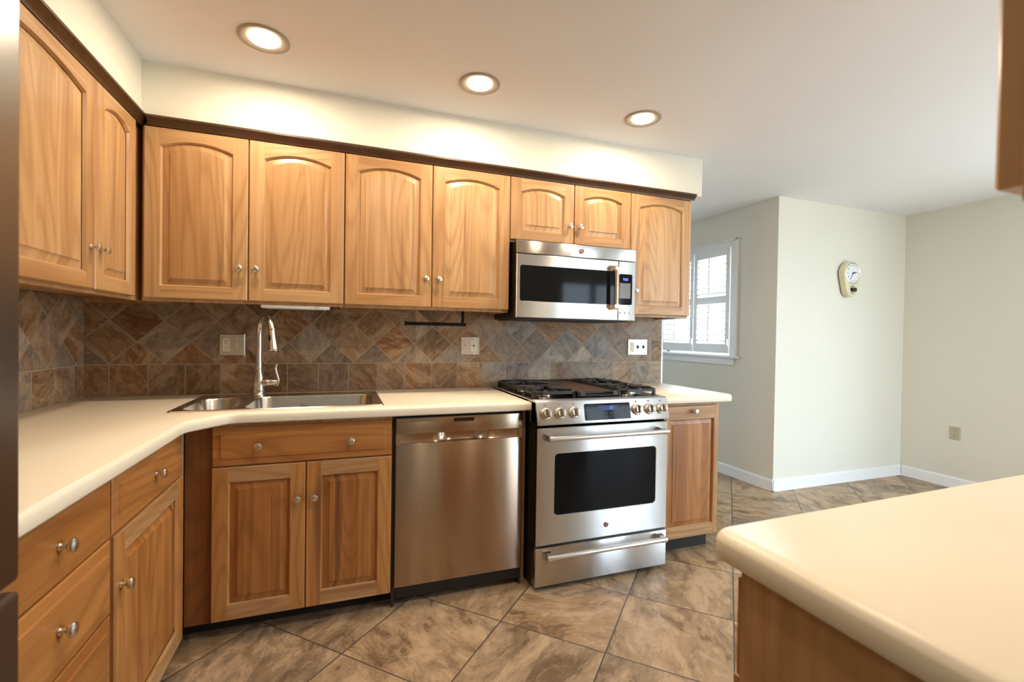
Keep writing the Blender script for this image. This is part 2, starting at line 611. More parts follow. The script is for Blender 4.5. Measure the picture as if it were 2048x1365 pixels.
# wall with the shuttered window (faces -x)
WY0, WY1, WZ0, WZ1 = 0.525, 1.515, 1.085, 2.085
b = MB()
b.box(XN, XN + 0.15, YN + 0.0, WY0, 0, ZC)
b.box(XN, XN + 0.15, WY1, 3.0, 0, ZC)
b.box(XN, XN + 0.15, WY0, WY1, 0, WZ0)
b.box(XN, XN + 0.15, WY0, WY1, WZ1, ZC)
struct('wall_window', b, PAINT, smooth=False)
b = MB(); b.box(XN + 0.15, XR, YN, YN + 0.15, 0, ZC)
struct('wall_nook', b, PAINT)
b = MB()
b.box(XR, XR + 0.15, YN + 0.15, -1.75, 0, ZC)
b.box(XR, XR + 0.15, -3.45, -4.6, 0, ZC)
b.box(XR, XR + 0.15, -3.45, -1.75, 0, 0.35)
b.box(XR, XR + 0.15, -3.45, -1.75, 2.2, ZC)
struct('wall_right', b, PAINT, smooth=False)
b = MB()
b.box(0, 4.25, YS, YS - 0.15, 0, ZC)
b.box(5.45, XR, YS, YS - 0.15, 0, ZC)
b.box(4.25, 5.45, YS, YS - 0.15, 2.12, ZC)
struct('wall_south', b, PAINT, smooth=False)
b = MB(); b.box(1.70, 3.50, -2.835, -2.955, 0, ZC)
struct('wall_partition', b, PAINT)
# soffits
b = MB(); b.box(0.3335, 3.3354, -0.3247, 0.0, 2.1576, ZC)
struct('soffit_back', b, PAINT)
b = MB(); b.box(0.0, 0.3335, -2.9, 0.0, 2.1576, ZC)
struct('soffit_left', b, PAINT)
# baseboards
def baseboard(name, horizontal, a0, a1, c, sgn):
    prof = [(0, 0), (0.020, 0), (0.020, 0.006), (0.014, 0.017), (0.014, 0.074), (0.009, 0.088), (0.004, 0.092), (0, 0.092)]
    b = MB()
    pts = [(c + sgn * d, z) for d, z in prof]
    b.prism(pts, 'x' if horizontal else 'y', a0, a1)
    struct(name, b, WHITE)
baseboard('baseboard_nook', True, XN - 0.02, XR, YN, -1)
baseboard('baseboard_window', False, YN - 0.02, 3.0, XN, -1)
baseboard('baseboard_right', False, -4.45, YN - 0.02, XR, -1)
# white drywall end strip beside the tile
b = MB(); b.box(3.2885, 3.3055, -0.004, 0.13, 0.0, 1.365, bev=0.002)
struct('trim_1', b, WHITE)

# window 1 : casing, sill, apron, sash, glass
win = tag(bpy.data.objects.new('window_1', None), kind='structure')
COL.objects.link(win)
win.location = (XN, 1.02, 1.0)
def wl(x0, x1, y0, y1, z0, z1, b, bev=0.003):
    b.box(x0 - XN, x1 - XN, y0 - 1.02, y1 - 1.02, z0 - 1.0, z1 - 1.0, bev=bev)
b = MB()
for (y0, y1, z0, z1) in ((0.451, 0.528, 1.073, 2.138), (1.512, 1.589, 1.073, 2.138), (0.528, 1.512, 2.072, 2.138)):
    wl(XN - 0.016, XN, y0, y1, z0, z1, b)
for (y0, y1, z0, z1) in ((0.451, 0.468, 1.073, 2.138), (1.572, 1.589, 1.073, 2.138), (0.451, 1.589, 2.121, 2.138)):
    wl(XN - 0.026, XN - 0.014, y0, y1, z0, z1, b)
b.build('window_casing', WHITE, win)
b = MB(); wl(XN - 0.045, XN + 0.08, 0.435, 1.605, 1.060, 1.082, b, 0.005)
b.build('window_sill', WHITE, win)
b = MB(); wl(XN - 0.016, XN, 0.48, 1.56, 0.998, 1.060, b)
b.build('window_apron', WHITE, win)
b = MB()
for (y0, y1, z0, z1) in ((WY0, WY0 + 0.045, WZ0, WZ1), (WY1 - 0.045, WY1, WZ0, WZ1), (WY0, WY1, WZ0, WZ0 + 0.05),
                         (WY0, WY1, WZ1 - 0.045, WZ1), (WY0, WY1, 1.575, 1.615)):
    wl(XN + 0.09, XN + 0.125, y0, y1, z0, z1, b)
b.build('window_sash', WHITE, win)
b = MB(); wl(XN + 0.105, XN + 0.109, WY0 + 0.04, WY1 - 0.04, WZ0 + 0.04, WZ1 - 0.04, b, 0)
b.build('window_glass', GLASS, win)

# plantation shutters
def shutter(y0, y1, label):
    t = thing('plantation_shutter', label, 'shutter', (XN - 0.004, (y0 + y1) / 2, 1.103), 0, 'white shutters on the window')
    hw = (y1 - y0) / 2
    o0 = hw - 0.043
    H = 0.975
    b = MB()
    for s in (-1, 1):
        b.box(-0.014, 0.014, s * hw, s * o0, 0, H, bev=0.002)
    for z0, z1 in ((0, 0.085), (0.462, 0.531), (0.90, H)):
        b.box(-0.013, 0.013, -o0, o0, z0, z1, bev=0.002)
    b.build('shutter_frame', WHITE, t)
    for s0, s1 in ((0.085, 0.462), (0.531, 0.90)):
        for k in range(7):
            z = s0 + 0.027 + (s1 - s0 - 0.054) * k / 6
            b = MB()
            hwid = 0.031
            pts = []
            a = math.radians(-6)
            for tt in range(12):
                q = 2 * PI * tt / 12
                px_, pz_ = hwid * math.cos(q), 0.0055 * math.sin(q)
                pts.append((px_ * math.cos(a) - pz_ * math.sin(a), pz_ * math.cos(a) + px_ * math.sin(a)))
            b.prism(pts, 'y', -o0 + 0.002, o0 - 0.002)
            b.build('louver', WHITE, t, loc=(0, 0, z))
        b = MB(); b.box(-0.044, -0.034, -0.006, 0.006, s0 + 0.02, s1 - 0.005, bev=0.002)
        b.build('tilt_rod', WHITE, t)
    for z in (0.1, 0.87):
        b = MB(); b.box(-0.018, -0.012, -hw - 0.004, -hw + 0.012, z - 0.03, z + 0.03, bev=0.001)
        b.build('hinge', NICKEL, t)
shutter(0.540, 0.990, 'white louvred shutter on right half of window nearest the wall corner')
shutter(1.000, 1.490, 'white louvred shutter on left half of window partly behind the cabinet')

# glazed openings behind the camera: sliding door and side window
dr = tag(bpy.data.objects.new('door_1', None), kind='structure')
COL.objects.link(dr)
dr.location = (4.85, YS - 0.07, 0)
b = MB()
for x0, x1, z0, z1 in ((-0.60, -0.53, 0, 2.12), (0.53, 0.60, 0, 2.12), (-0.04, 0.04, 0, 2.12), (-0.60, 0.60, 2.05, 2.12), (-0.60, 0.60, 0, 0.06)):
    b.box(x0, x1, -0.04, 0.04, z0, z1)
b.build('door_frame', WHITE, dr)
b = MB(); b.box(-0.55, 0.55, -0.003, 0.003, 0.05, 2.07)
b.build('door_glass', GLASS, dr)
w2 = tag(bpy.data.objects.new('window_2', None), kind='structure')
COL.objects.link(w2)
w2.location = (XR + 0.07, -2.6, 0.35)
b = MB()
for y0, y1, z0, z1 in ((-0.85, -0.79, 0, 1.85), (0.79, 0.85, 0, 1.85), (-0.03, 0.03, 0, 1.85), (-0.85, 0.85, 1.79, 1.85), (-0.85, 0.85, 0, 0.06)):
    b.box(-0.04, 0.04, y0, y1, z0, z1)
b.build('window_frame', WHITE, w2)
b = MB(); b.box(-0.003, 0.003, -0.8, 0.8, 0.05, 1.8)
b.build('window_glass', GLASS, w2)

w3 = tag(bpy.data.objects.new('added_rear_window', None), kind='structure')  # rear window added out of view to brighten shutters and window wall
COL.objects.link(w3)
w3.location = (2.30, 3.07, 0.9)
b = MB()
for x0, x1, z0, z1 in ((-0.40, -0.35, 0, 1.2), (0.35, 0.40, 0, 1.2), (-0.40, 0.40, 0.58, 0.62), (-0.40, 0.40, 1.14, 1.2), (-0.40, 0.40, 0, 0.06)):
    b.box(x0, x1, -0.04, 0.04, z0, z1)
b.build('window_frame', WHITE, w3)
b = MB(); b.box(-0.37, 0.37, -0.003, 0.003, 0.05, 1.15)
b.build('window_glass', GLASS, w3)

# ------------------------------------------------------------------ backsplash
b = MB(); b.box(0.0075, 3.288, -0.0075, -0.0005, 0.9165, 1.3865)
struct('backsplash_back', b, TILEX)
b = MB(); b.box(0.0005, 0.0075, -1.93, -0.0005, 0.9165, 1.3865)
struct('backsplash_left', b, TILEY)

# ------------------------------------------------------------------ doors, knobs
def knob_mesh():
    b = MB()
    b.lathe([(0.0085, 0), (0.0085, 0.002), (0.0055, 0.005), (0.0050, 0.012), (0.0085, 0.016), (0.0150, 0.019), (0.0160, 0.0225),
             (0.0145, 0.027), (0.0100, 0.0295), (0.0055, 0.0305)], (0, 0, 0), (0, -1, 0), 20)
    o = b.build('knob', NICKEL)
    me = o.data
    bpy.data.objects.remove(o)
    return me
KNOB = knob_mesh()


def arch_loop(x0, x1, z0, z1, rise, y, N):
    """opening outline, counter-clockwise seen from the front; z1 is the spring height"""
    pts = [(x0, y, z0), (x1, y, z0)]
    w_ = x1 - x0
    if rise <= 0:
        for i in range(N + 1):
            pts.append((x1 - w_ * i / N, y, z1))
        return pts
    R = (w_ * w_ / 4 + rise * rise) / (2 * rise)
    cx, cz = (x0 + x1) / 2, z1 + rise - R
    for i in range(N + 1):
        x = x1 - w_ * i / N
        pts.append((x, y, cz + math.sqrt(max(0, R * R - (x - cx) ** 2))))
    return pts


def door(parent, name, x0, z0, w_, h, yb, t=0.021, sw=0.060, top=0.050, bot=0.055, rise=0.0, knobs=(), low=False, sr=None):
    """raised panel door; origin bottom left at the back face; front at y = yb - t"""
    sr = sw if sr is None else sr
    N = 16 if rise > 0 else 1
    spring = h - top - rise
    ch = 0.0035
    b = MB(); bm = b.bm
    def V(p): return bm.verts.new(p)
    def F(vs, m):
        f = bm.faces.new(vs); f.material_index = m; return f
    o_in = arch_loop(sw, w_ - sr, bot, spring, rise, -t, N)
    # front outer corners (chamfered)
    c = ch
    vFL0, vFR0, vFR1, vFL1 = V((c, -t, c)), V((w_ - c, -t, c)), V((w_ - c, -t, h - c)), V((c, -t, h - c))
    sL0, sL1 = V((sw, -t, c)), V((sw, -t, h - c))
    sR0, sR1 = V((w_ - sr, -t, c)), V((w_ - sr, -t, h - c))
    O = [V(p) for p in o_in]
    bl, br, sprR, sprL = O[0], O[1], O[2], O[-1]
    # stiles
    F((vFL0, sL0, bl, sprL, sL1, vFL1), 0)
    F((sR0, vFR0, vFR1, sR1, sprR, br), 0)
    # bottom rail, own verts share edges with stiles
    F((sL0, sR0, br, bl), 1)
    # top rail
    tops = [sR1] + [V((O[2 + i].co.x, -t, h - c)) for i in range(1, N)] + [sL1]
    for i in range(N):
        F((O[2 + i], tops[i], tops[i + 1], O[3 + i]), 1)
    # sides
    mid = [V(p) for p in ((0, -t + c, 0), (w_, -t + c, 0), (w_, -t + c, h), (0, -t + c, h))]
    bk = [V(p) for p in ((0, 0, 0), (w_, 0, 0), (w_, 0, h), (0, 0, h))]
    bottom = [vFL0, sL0, sR0, vFR0]
    F((mid[0], mid[1], vFR0, sR0, sL0, vFL0), 1)
    F((mid[1], mid[2], vFR1, vFR0), 0)
    F((vFL1, sL1, *reversed(tops[1:-1]), sR1, vFR1, mid[2], mid[3]), 1)
    F((mid[3], mid[0], vFL0, vFL1), 0)
    for i in range(4):
        j = (i + 1) % 4
        F((bk[i], bk[j], mid[j], mid[i]), 1 if i % 2 == 0 else 0)
    F((bk[3], bk[2], bk[1], bk[0]), 0)
    # inner sticking: quarter slope into the groove
    d1 = 0.0065
    L1 = [V(p) for p in arch_loop(sw + d1, w_ - sr - d1, bot + d1, spring - d1 * 0.9, rise, -t + 0.0095, N)]
    n = len(O)
    for i in range(n):
        j = (i + 1) % n
        F((O[i], O[j], L1[j], L1[i]), 0 if i in (1, n - 1) else 1)
    bmesh.ops.recalc_face_normals(bm, faces=bm.faces[:])
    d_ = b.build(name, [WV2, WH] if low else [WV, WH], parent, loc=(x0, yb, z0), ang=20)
    # raised panel
    b = MB()
    def lp(d, y):
        return arch_loop(sw + d, w_ - sr - d, bot + d, spring - d * 0.9, rise, y, N)
    e = 0.033 if min(w_ - sw - sr, h) > 0.12 else 0.02
    b.rings([lp(0.003, -0.002), lp(0.003, -t + 0.012), lp(0.009, -t + 0.012), lp(e, -t + 0.0045), lp(e + 0.002, -t + 0.002)], 0)
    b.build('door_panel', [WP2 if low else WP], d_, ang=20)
    for kx, kz in knobs:
        child('knob', KNOB, d_, (kx, -t, kz))
    return d_


def drawer_front(parent, name, x0, z0, w_, h, yb, knobs=(), t=0.021, edge=0.028, low=True):
    b = MB()
    def lp(d, y): return [(d, y, d), (w_ - d, y, d), (w_ - d, y, h - d), (d, y, h - d)]
    b.rings([lp(0, 0), lp(0, -t + 0.009), lp(0.003, -t + 0.006), lp(edge, -t + 0.004), lp(edge + 0.003, -t)], 0)
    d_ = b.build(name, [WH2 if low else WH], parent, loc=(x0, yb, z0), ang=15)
    for kx, kz in knobs:
        child('knob', KNOB, d_, (kx, -t, kz))
    return d_


# ------------------------------------------------------------------ upper cabinets
UB, UT = 1.365, 2.118          # body bottom / top
DB, DT = 1.379, 2.1165         # door bottom / top
YD = -0.3115                   # door back plane
KG = 'brass'
def upper(label, x0, x1, splits, knobs, db=DB, ub=UB, rise=0.030, loc0=(0, 0), rotz=0.0, group='raised panel wall cabinets', name='wall_cabinet', ybk=-0.0015):
    """x0..x1 in local units along the run; splits are door edges"""
    t = thing(name, label, 'cabinet', (loc0[0], loc0[1], ub), rotz, group)
    b = MB()
    b.box(x0 + 0.0005, x1 - 0.0005, YD, ybk, 0.022, UT - ub)
    b.box(x0 + 0.0005, x1 - 0.0005, YD, YD + 0.02, 0, 0.024)
    b.box(x0 + 0.0005, x0 + 0.018, YD + 0.018, ybk - 0.007, 0, 0.024)
    b.box(x1 - 0.018, x1 - 0.0005, YD + 0.018, ybk - 0.007, 0, 0.024)
    b.build('cabinet_body', WV, t, smooth=False)
    for i, (a, c) in enumerate(zip(splits, splits[1:])):
        w_ = c - a - 0.005
        side = knobs[i]
        h = DT - db
        kx = w_ - 0.031 if side == 'r' else 0.031
        kz = {0: 0.145, 1: 0.10}[0 if h > 0.5 else 1]
        door(t, 'cabinet_door', a + 0.0025, db - ub, w_, h, YD, rise=rise, knobs=[(kx, kz)], sw=0.060, top=0.048, bot=0.053)
    return t
upper('tall double-door wall cabinet above the sink and faucet', 0.3335, 1.1565, [0.3417, 0.7425, 1.1577], 'rl')
upper('tall double-door wall cabinet between sink cabinet and microwave', 1.1577, 2.0165, [1.1577, 1.5875, 2.0170], 'rl')
t = upper('short double-door wall cabinet directly above the microwave', 2.0170, 2.7970, [2.0170, 2.4113, 2.7975], 'rl', db=1.772, ub=1.760, rise=0.026)
upper('single-door wall cabinet right of the microwave', 2.7975, 3.2520, [2.7975, 3.2520], 'l')
# left run: local x -> world y, starts at y0
Y0 = -1.94
upper('tall double-door wall cabinet on the left wall beside refrigerator', 0.0, 1.9300, [0.55, 1.2295, 1.5632 + 0.003], 'rl', loc0=(0.0, Y0), rotz=PI / 2)
# right, above the near counter (faces +y)
tr_ = upper('wood wall cabinet end hanging over the near counter at the right frame edge', 0.0, 1.10, [0.0, 0.55, 1.10], 'rl', db=1.379, loc0=(2.816, -2.835), rotz=PI)

# crown strip under the soffit
def crown(name, horizontal, a0, a1):
    prof = [(-0.3110, 2.1185), (-0.3335, 2.1185), (-0.3360, 2.126), (-0.3400, 2.130), (-0.3500, 2.142), (-0.3580, 2.148), (-0.3580, 2.157), (-0.3110, 2.157)]
    b = MB()
    if horizontal:
        b.prism(prof, 'x', a0, a1)
    else:
        b.prism([(-y, z) for y, z in prof], 'y', a0, a1)
    return struct(name, b, WD)
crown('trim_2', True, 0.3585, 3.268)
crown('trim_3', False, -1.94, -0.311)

# ------------------------------------------------------------------ base cabinets
def toe(b, x0, x1, y): b.box(x0, x1, y, y + 0.016, 0, 0.078)
# sink base
t = thing('base_cabinet', 'wood sink base cabinet with wide drawer front above two doors', 'cabinet', (0, 0, 0), 0, 'wood base cabinets')
b = MB()
b.box(0.6005, 1.3680, -0.615, -0.010, 0.070, 0.700)
b.box(0.6005, 1.3680, -0.615, -0.600, 0.700, 0.8715)
b.build('cabinet_body', WV, t, smooth=False)
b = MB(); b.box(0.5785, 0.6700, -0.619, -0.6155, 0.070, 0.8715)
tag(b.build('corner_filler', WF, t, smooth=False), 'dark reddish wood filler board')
b = MB(); toe(b, 0.56, 1.3680, -0.545)
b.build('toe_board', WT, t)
drawer_front(t, 'drawer_front', 0.6720, 0.6975, 0.6916, 0.1560, -0.615, [(0.166, 0.078), (0.520, 0.078)])
door(t, 'cabinet_door', 0.6720, 0.0760, 0.3410, 0.6170, -0.615, top=0.060, bot=0.060, sw=0.057, low=True, knobs=[(0.311, 0.470)])
door(t, 'cabinet_door', 1.0165, 0.0760, 0.3470, 0.6170, -0.615, top=0.060, bot=0.060, sw=0.057, low=True, knobs=[(0.031, 0.470)])
# left run (rotated): front face x = .5986, back plane of doors x=.5776 -> local y=-.5776
t = thing('base_cabinet', 'wood corner base cabinet with one drawer over one door', 'cabinet', (0.0, -1.2690, 0), PI / 2, 'wood base cabinets')
b = MB(); b.box(0.0005, 0.6380, -0.5776, -0.0015, 0.070, 0.8715)
b.build('cabinet_body', WV, t, smooth=False)
b = MB(); toe(b, 0.0, 0.70, -0.50)
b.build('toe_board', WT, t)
drawer_front(t, 'drawer_front', 0.0065, 0.6975, 0.558, 0.1560, -0.5776, [(0.279, 0.082)])
door(t, 'cabinet_door', 0.0065, 0.0760, 0.558, 0.6170, -0.5776, top=0.060, bot=0.060, sw=0.057, low=True, knobs=[(0.032, 0.475)])
t = thing('base_cabinet', 'wood three-drawer base cabinet beside the refrigerator', 'cabinet', (0.0, -1.9400, 0), PI / 2, 'wood base cabinets')
b = MB(); b.box(0.0005, 0.6700, -0.5776, -0.0015, 0.070, 0.8715)
b.build('cabinet_body', WV, t, smooth=False)
b = MB(); toe(b, 0.0, 0.67, -0.50)
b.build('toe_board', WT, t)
dwid = 0.494
for z0, h in ((0.6975, 0.156), (0.4990, 0.193), (0.2900, 0.2035), (0.0760, 0.2085)):
    drawer_front(t, 'drawer_front', 0.6665 - dwid, z0, dwid, h, -0.5776, [(dwid / 2, h / 2 + 0.004)])
# right of the range
t = thing('base_cabinet', 'narrow wood base cabinet right of the stove with knob at top', 'cabinet', (0, 0, 0), 0, 'wood base cabinets')
b = MB(); b.box(2.7985, 3.2320, -0.615, -0.0095, 0.098, 0.8715, bev=0.002)
b.build('cabinet_body', WV, t, smooth=False)
b = MB(); toe(b, 2.7985, 3.2200, -0.545)
b.build('toe_board', WT, t)
door(t, 'cabinet_door', 2.8250, 0.1060, 0.3700, 0.7480, -0.615, top=0.075, bot=0.062, sw=0.036, sr=0.016, low=True, knobs=[(0.205, 0.718)])
# near counter base (faces +y)
t = thing('base_cabinet', 'wood base cabinet under the near counter with plain end panel', 'cabinet', (2.700, -2.835, 0), PI, 'wood base cabinets')
b = MB(); b.box(0.0005, 0.938, -0.641, -0.0015, 0.070, 0.8715)
b.build('cabinet_body', WV, t, smooth=False)
b = MB(); b.box(0.938, 0.946, -0.641, -0.0015, 0.070, 0.8715)
b.build('end_panel', WV, t, smooth=False)
b = MB(); toe(b, 0.0, 0.94, -0.54)
b.build('toe_board', WT, t)
for x0 in (0.006, 0.478):
    drawer_front(t, 'drawer_front', x0, 0.6975, 0.462, 0.156, -0.641, [(0.231, 0.078)])
    door(t, 'cabinet_door', x0, 0.0760, 0.462, 0.6170, -0.641, top=0.060, bot=0.060, sw=0.057, low=True, knobs=[(0.431 if x0 < 0.1 else 0.031, 0.47)])

# ------------------------------------------------------------------ countertops
def counter(outline, holes=(), zt=0.9155, zb=0.8725):
    """rounded-edge slab; outline counter-clockwise"""
    b = MB(); bm = b.bm
    levels = [(0.006, zb), (0.002, zb + 0.002), (0.0, zb + 0.006), (0.0, zt - 0.013), (0.0012, zt - 0.0095), (0.0065, zt - 0.0025), (0.0100, zt)]
    loops = []
    for d, z in levels:
        loops.append([bm.verts.new((x, y, z)) for x, y in offset_poly(outline, d)])
    n = len(outline)
    for A, B in zip(loops, loops[1:]):
        for i in range(n):
            bm.faces.new((A[i], A[(i + 1) % n], B[(i + 1) % n], B[i]))
    for lp, z in ((loops[-1], zt), (loops[0], zb)):
        edges = [bm.edges.get((lp[i], lp[(i + 1) % n])) for i in range(n)]
        for h in holes:
            hv = [bm.verts.new((x, y, z)) for x, y in h]
            edges += [bm.edges.new((hv[i], hv[(i + 1) % len(hv)])) for i in range(len(hv))]
        bmesh.ops.triangle_fill(bm, use_beauty=True, use_dissolve=False, edges=edges)
    bmesh.ops.recalc_face_normals(bm, faces=bm.faces[:])
    return b

SX0, SX1, SY0, SY1 = 0.508, 1.332, -0.600, -0.095     # sink rim
hole = rrect(SX0 + 0.014, SX1 - 0.014, SY0 + 0.014, SY1 - 0.014, 0.03)
def arcpts(cx, cy, r, a0, a1, n=6):
    return [(cx + r * math.cos(a0 + (a1 - a0) * i / n), cy + r * math.sin(a0 + (a1 - a0) * i / n)) for i in range(n + 1)]
out = [(0.0085, -0.0085), (0.0085, -1.938), (0.6326, -1.938), (0.6326, -0.845), (0.6345, -0.822), (0.642, -0.800),
       (0.725, -0.686), (0.742, -0.671), (0.765, -0.6627), (2.0235, -0.6627), (2.0235, -0.0085)]
o = counter(out, [hole]).build('countertop', COUNTER, ang=50)
tag(o, 'cream L-shaped countertop holding the sink, running along two walls', 'countertop', 'cream countertops')
out = [(2.7955, -0.0085), (2.7955, -0.6627)] + arcpts(3.2905 - 0.02, -0.6627 + 0.02, 0.02, -PI / 2, 0) + [(3.2905, -0.0085)]
o = counter(out).build('countertop', COUNTER, ang=50)
tag(o, 'short cream countertop right of the stove', 'countertop', 'cream countertops')
out = [(3.498, -2.834), (3.498, -2.0920)] + arcpts(1.742 + 0.04, -2.128 - 0.04, 0.04, PI / 2, PI) + [(1.742, -2.834)]
o = counter(out).build('countertop', COUNTER, ang=50)
tag(o, 'large cream countertop with rounded corner in the right foreground', 'countertop', 'cream countertops')

# ------------------------------------------------------------------ sink and faucet
t = thing('kitchen_sink', 'stainless steel double bowl sink set into cream countertop', 'sink', ((SX0 + SX1) / 2, (SY0 + SY1) / 2, 0.9160))
ox, oy = (SX0 + SX1) / 2, (SY0 + SY1) / 2
def rr3(x0, x1, y0, y1, r, z, n=6):
    return [(x - ox, y - oy, z) for x, y in rrect(x0, x1, y0, y1, r, n)]
b = MB(); bm = b.bm
ol = rr3(SX0, SX1, SY0, SY1, 0.012, 0.0)
ol2 = rr3(SX0 + 0.004, SX1 - 0.004, SY0 + 0.004, SY1 - 0.004, 0.012, 0.004)
ol3 = rr3(SX0 + 0.012, SX1 - 0.012, SY0 + 0.012, SY1 - 0.012, 0.012, 0.0025)
A, B, Cc = ([bm.verts.new(p) for p in l] for l in (ol, ol2, ol3))
for P, Q in ((A, B), (B, Cc)):
    for i in range(len(A)):
        j = (i + 1) % len(A)
        bm.faces.new((P[i], P[j], Q[j], Q[i]))
edges = [bm.edges.get((Cc[i], Cc[(i + 1) % len(Cc)])) for i in range(len(Cc))]
BOWLS = [(0.535, 0.738, -0.575, -0.215, 0.085, 0.150), (0.768, 1.300, -0.580, -0.200, 0.060, 0.195)]
for (x0, x1, y0, y1, r, dep) in BOWLS:
    lp = [bm.verts.new(p) for p in rr3(x0, x1, y0, y1, r, 0.0025)]
    edges += [bm.edges.new((lp[i], lp[(i + 1) % len(lp)])) for i in range(len(lp))]
bmesh.ops.triangle_fill(bm, use_beauty=True, edges=edges)
bmesh.ops.recalc_face_normals(bm, faces=bm.faces[:])
b.build('sink_rim', STEELS, t, ang=30)
for (x0, x1, y0, y1, r, dep) in BOWLS:
    b = MB()
    cx_, cy_ = (x0 + x1) / 2 - ox, (y0 + y1) / 2 - oy
    b.rings([rr3(x0, x1, y0, y1, r, 0.0025), rr3(x0 + 0.003, x1 - 0.003, y0 + 0.003, y1 - 0.003, r, -0.004),
             rr3(x0 + 0.010, x1 - 0.010, y0 + 0.010, y1 - 0.010, r, -dep + 0.02),
             rr3(x0 + 0.018, x1 - 0.018, y0 + 0.018, y1 - 0.018, r * 0.9, -dep + 0.004),
             rr3(x0 + 0.035, x1 - 0.035, y0 + 0.035, y1 - 0.035, r * 0.7, -dep)], 0, cap0=False)
    bo = b.build('sink_bowl', STEELS, t, ang=50)
    b = MB(); b.lathe([(0.043, 0.0), (0.043, 0.003), (0.036, 0.004), (0.030, 0.001)], (cx_, cy_, -dep + 0.0005))
    b.build('drain', CHROME, bo)
# faint maker's mark pressed in the back of the large bowl
b = MB(); b.box(0, 0.004, -0.0005, 0.0005, -0.008, 0.008); b.box(0.007, 0.010, -0.0005, 0.0005, -0.007, 0.002); b.box(0.015, 0.045, -0.0005, 0.0005, -0.004, -0.001)
o = b.build('maker_mark', CHROME)
me = o.data
bpy.data.objects.remove(o)
for bo in [c for c in t.children if c.name.startswith('sink_bowl')][1:]:
    child('maker_mark', me, bo, (0.96 - ox, -0.2075 - oy, -0.045))

FX, FY = 0.762, -0.150
t = thing('faucet', 'brushed nickel gooseneck kitchen faucet with pull-down spray head', 'faucet', (FX, FY, 0.9192))
b = MB()
b.lathe([(0.031, 0), (0.031, 0.006), (0.028, 0.010), (0.0265, 0.020), (0.0275, 0.026), (0.0262, 0.034), (0.0268, 0.055), (0.0262, 0.075), (0.0232, 0.098),
         (0.0182, 0.120), (0.0155, 0.130), (0.0162, 0.134), (0.0160, 0.140), (0.0158, 0.160), (0.0146, 0.172)], (0, 0, 0), n=28)
b.build('faucet_body', NICKEL, t)
hd = Vector((0.080, -0.165, 0.0))
R_ = hd.length / 2
dirn = hd.normalized()
pts = [(0, 0, 0.168), (0, 0, 0.22), (0, 0, 0.26), (0, 0, 0.302)]
zc_ = 0.302
for i in range(1, 13):
    a = PI * i / 13.4
    pts.append(tuple(dirn * (R_ - R_ * math.cos(a)) + Vector((0, 0, zc_ + R_ * math.sin(a)))))
end = Vector(pts[-1])
tan = (Vector(pts[-1]) - Vector(pts[-2])).normalized()
b = MB(); b.tube(pts, 0.0142, 16)
b.build('spout', NICKEL, t, ang=60)
b = MB()
b.lathe([(0.0146, -0.004), (0.0152, 0.004), (0.0142, 0.006), (0.0150, 0.012), (0.0155, 0.030), (0.0180, 0.060), (0.0225, 0.092), (0.0230, 0.100), (0.0200, 0.103), (0.0190, 0.108)],
        end, tan + Vector((0, 0, -0.9)), 24)
sh = b.build('spray_head', NICKEL, t)
d2 = (tan + Vector((0, 0, -0.9))).normalized()
side = (Vector((0, -1, 0)) + Vector((0.25, 0, 0))).normalized()
side = (side - d2 * side.dot(d2)).normalized()
perp = side.cross(d2)
b = MB()
loops = []
for k, (rr, hh) in enumerate(((0.008, 0.0), (0.008, 0.003), (0.006, 0.0045))):
    ctr = end + d2 * 0.043 + (side * math.cos(0.9) - perp * math.sin(0.9)) * (0.0155 + hh)
    nn = (side * math.cos(0.9) - perp * math.sin(0.9))
    tt = nn.cross(d2)
    loops.append([ctr + tt * rr * 0.75 * math.cos(2 * PI * i / 16) + d2 * rr * 2.0 * math.sin(2 * PI * i / 16) for i in range(16)])
b.rings(loops)
b.build('spray_button', BLACK, sh)
b = MB()
b.lathe([(0.0205, 0.0), (0.0210, 0.022), (0.0225, 0.024), (0.0225, 0.028), (0.0210, 0.030), (0.0200, 0.046), (0.0150, 0.064), (0.0060, 0.078)], (0.016, -0.004, 0.066), (1, -0.12, 0.04), 20)
hb = b.build('handle_hub', NICKEL, t)
b = MB()
b.tube([(0.070, -0.014, 0.052), (0.084, -0.016, 0.050), (0.092, -0.018, 0.064), (0.090, -0.018, 0.085), (0.083, -0.018, 0.110), (0.078, -0.018, 0.135), (0.079, -0.018, 0.150), (0.084, -0.018, 0.160)],
       [0.004, 0.0055, 0.006, 0.006, 0.0056, 0.0058, 0.0064, 0.0045], 10)
b.build('lever', NICKEL, hb, ang=60)

# ------------------------------------------------------------------ dishwasher
t = thing('dishwasher', 'stainless dishwasher with pocket handle between sink cabinet and stove', 'dishwasher', (1.3815, -0.636, 0))
W_ = 0.6053
b = MB(); b.box(0.002, W_ - 0.002, 0.030, 0.60, 0.03, 0.868)
b.build('tub', BLACK, t)
b = MB(); b.box(0.0, W_, 0.085, 0.10, 0.0, 0.095); b.box(-0.0125, 0.0, 0.02, 0.06, 0.0, 0.868); b.box(W_, W_ + 0.012, 0.03, 0.06, 0.0, 0.868)
b.build('toe_panel', SLOT, t)
b = MB()
xa, xb = 0.022, W_ - 0.018
b.box(0, W_, 0.0, 0.028, 0.095, 0.742, bev=0.0025, seg=2)
b.box(0, W_, 0.0, 0.028, 0.785, 0.858, bev=0.0025, seg=2)
b.box(0, xa, 0.0, 0.028, 0.740, 0.787)
b.box(xb, W_, 0.0, 0.028, 0.740, 0.787)
dd = b.build('dishwasher_door', STEELD, t, ang=30)
b = MB()
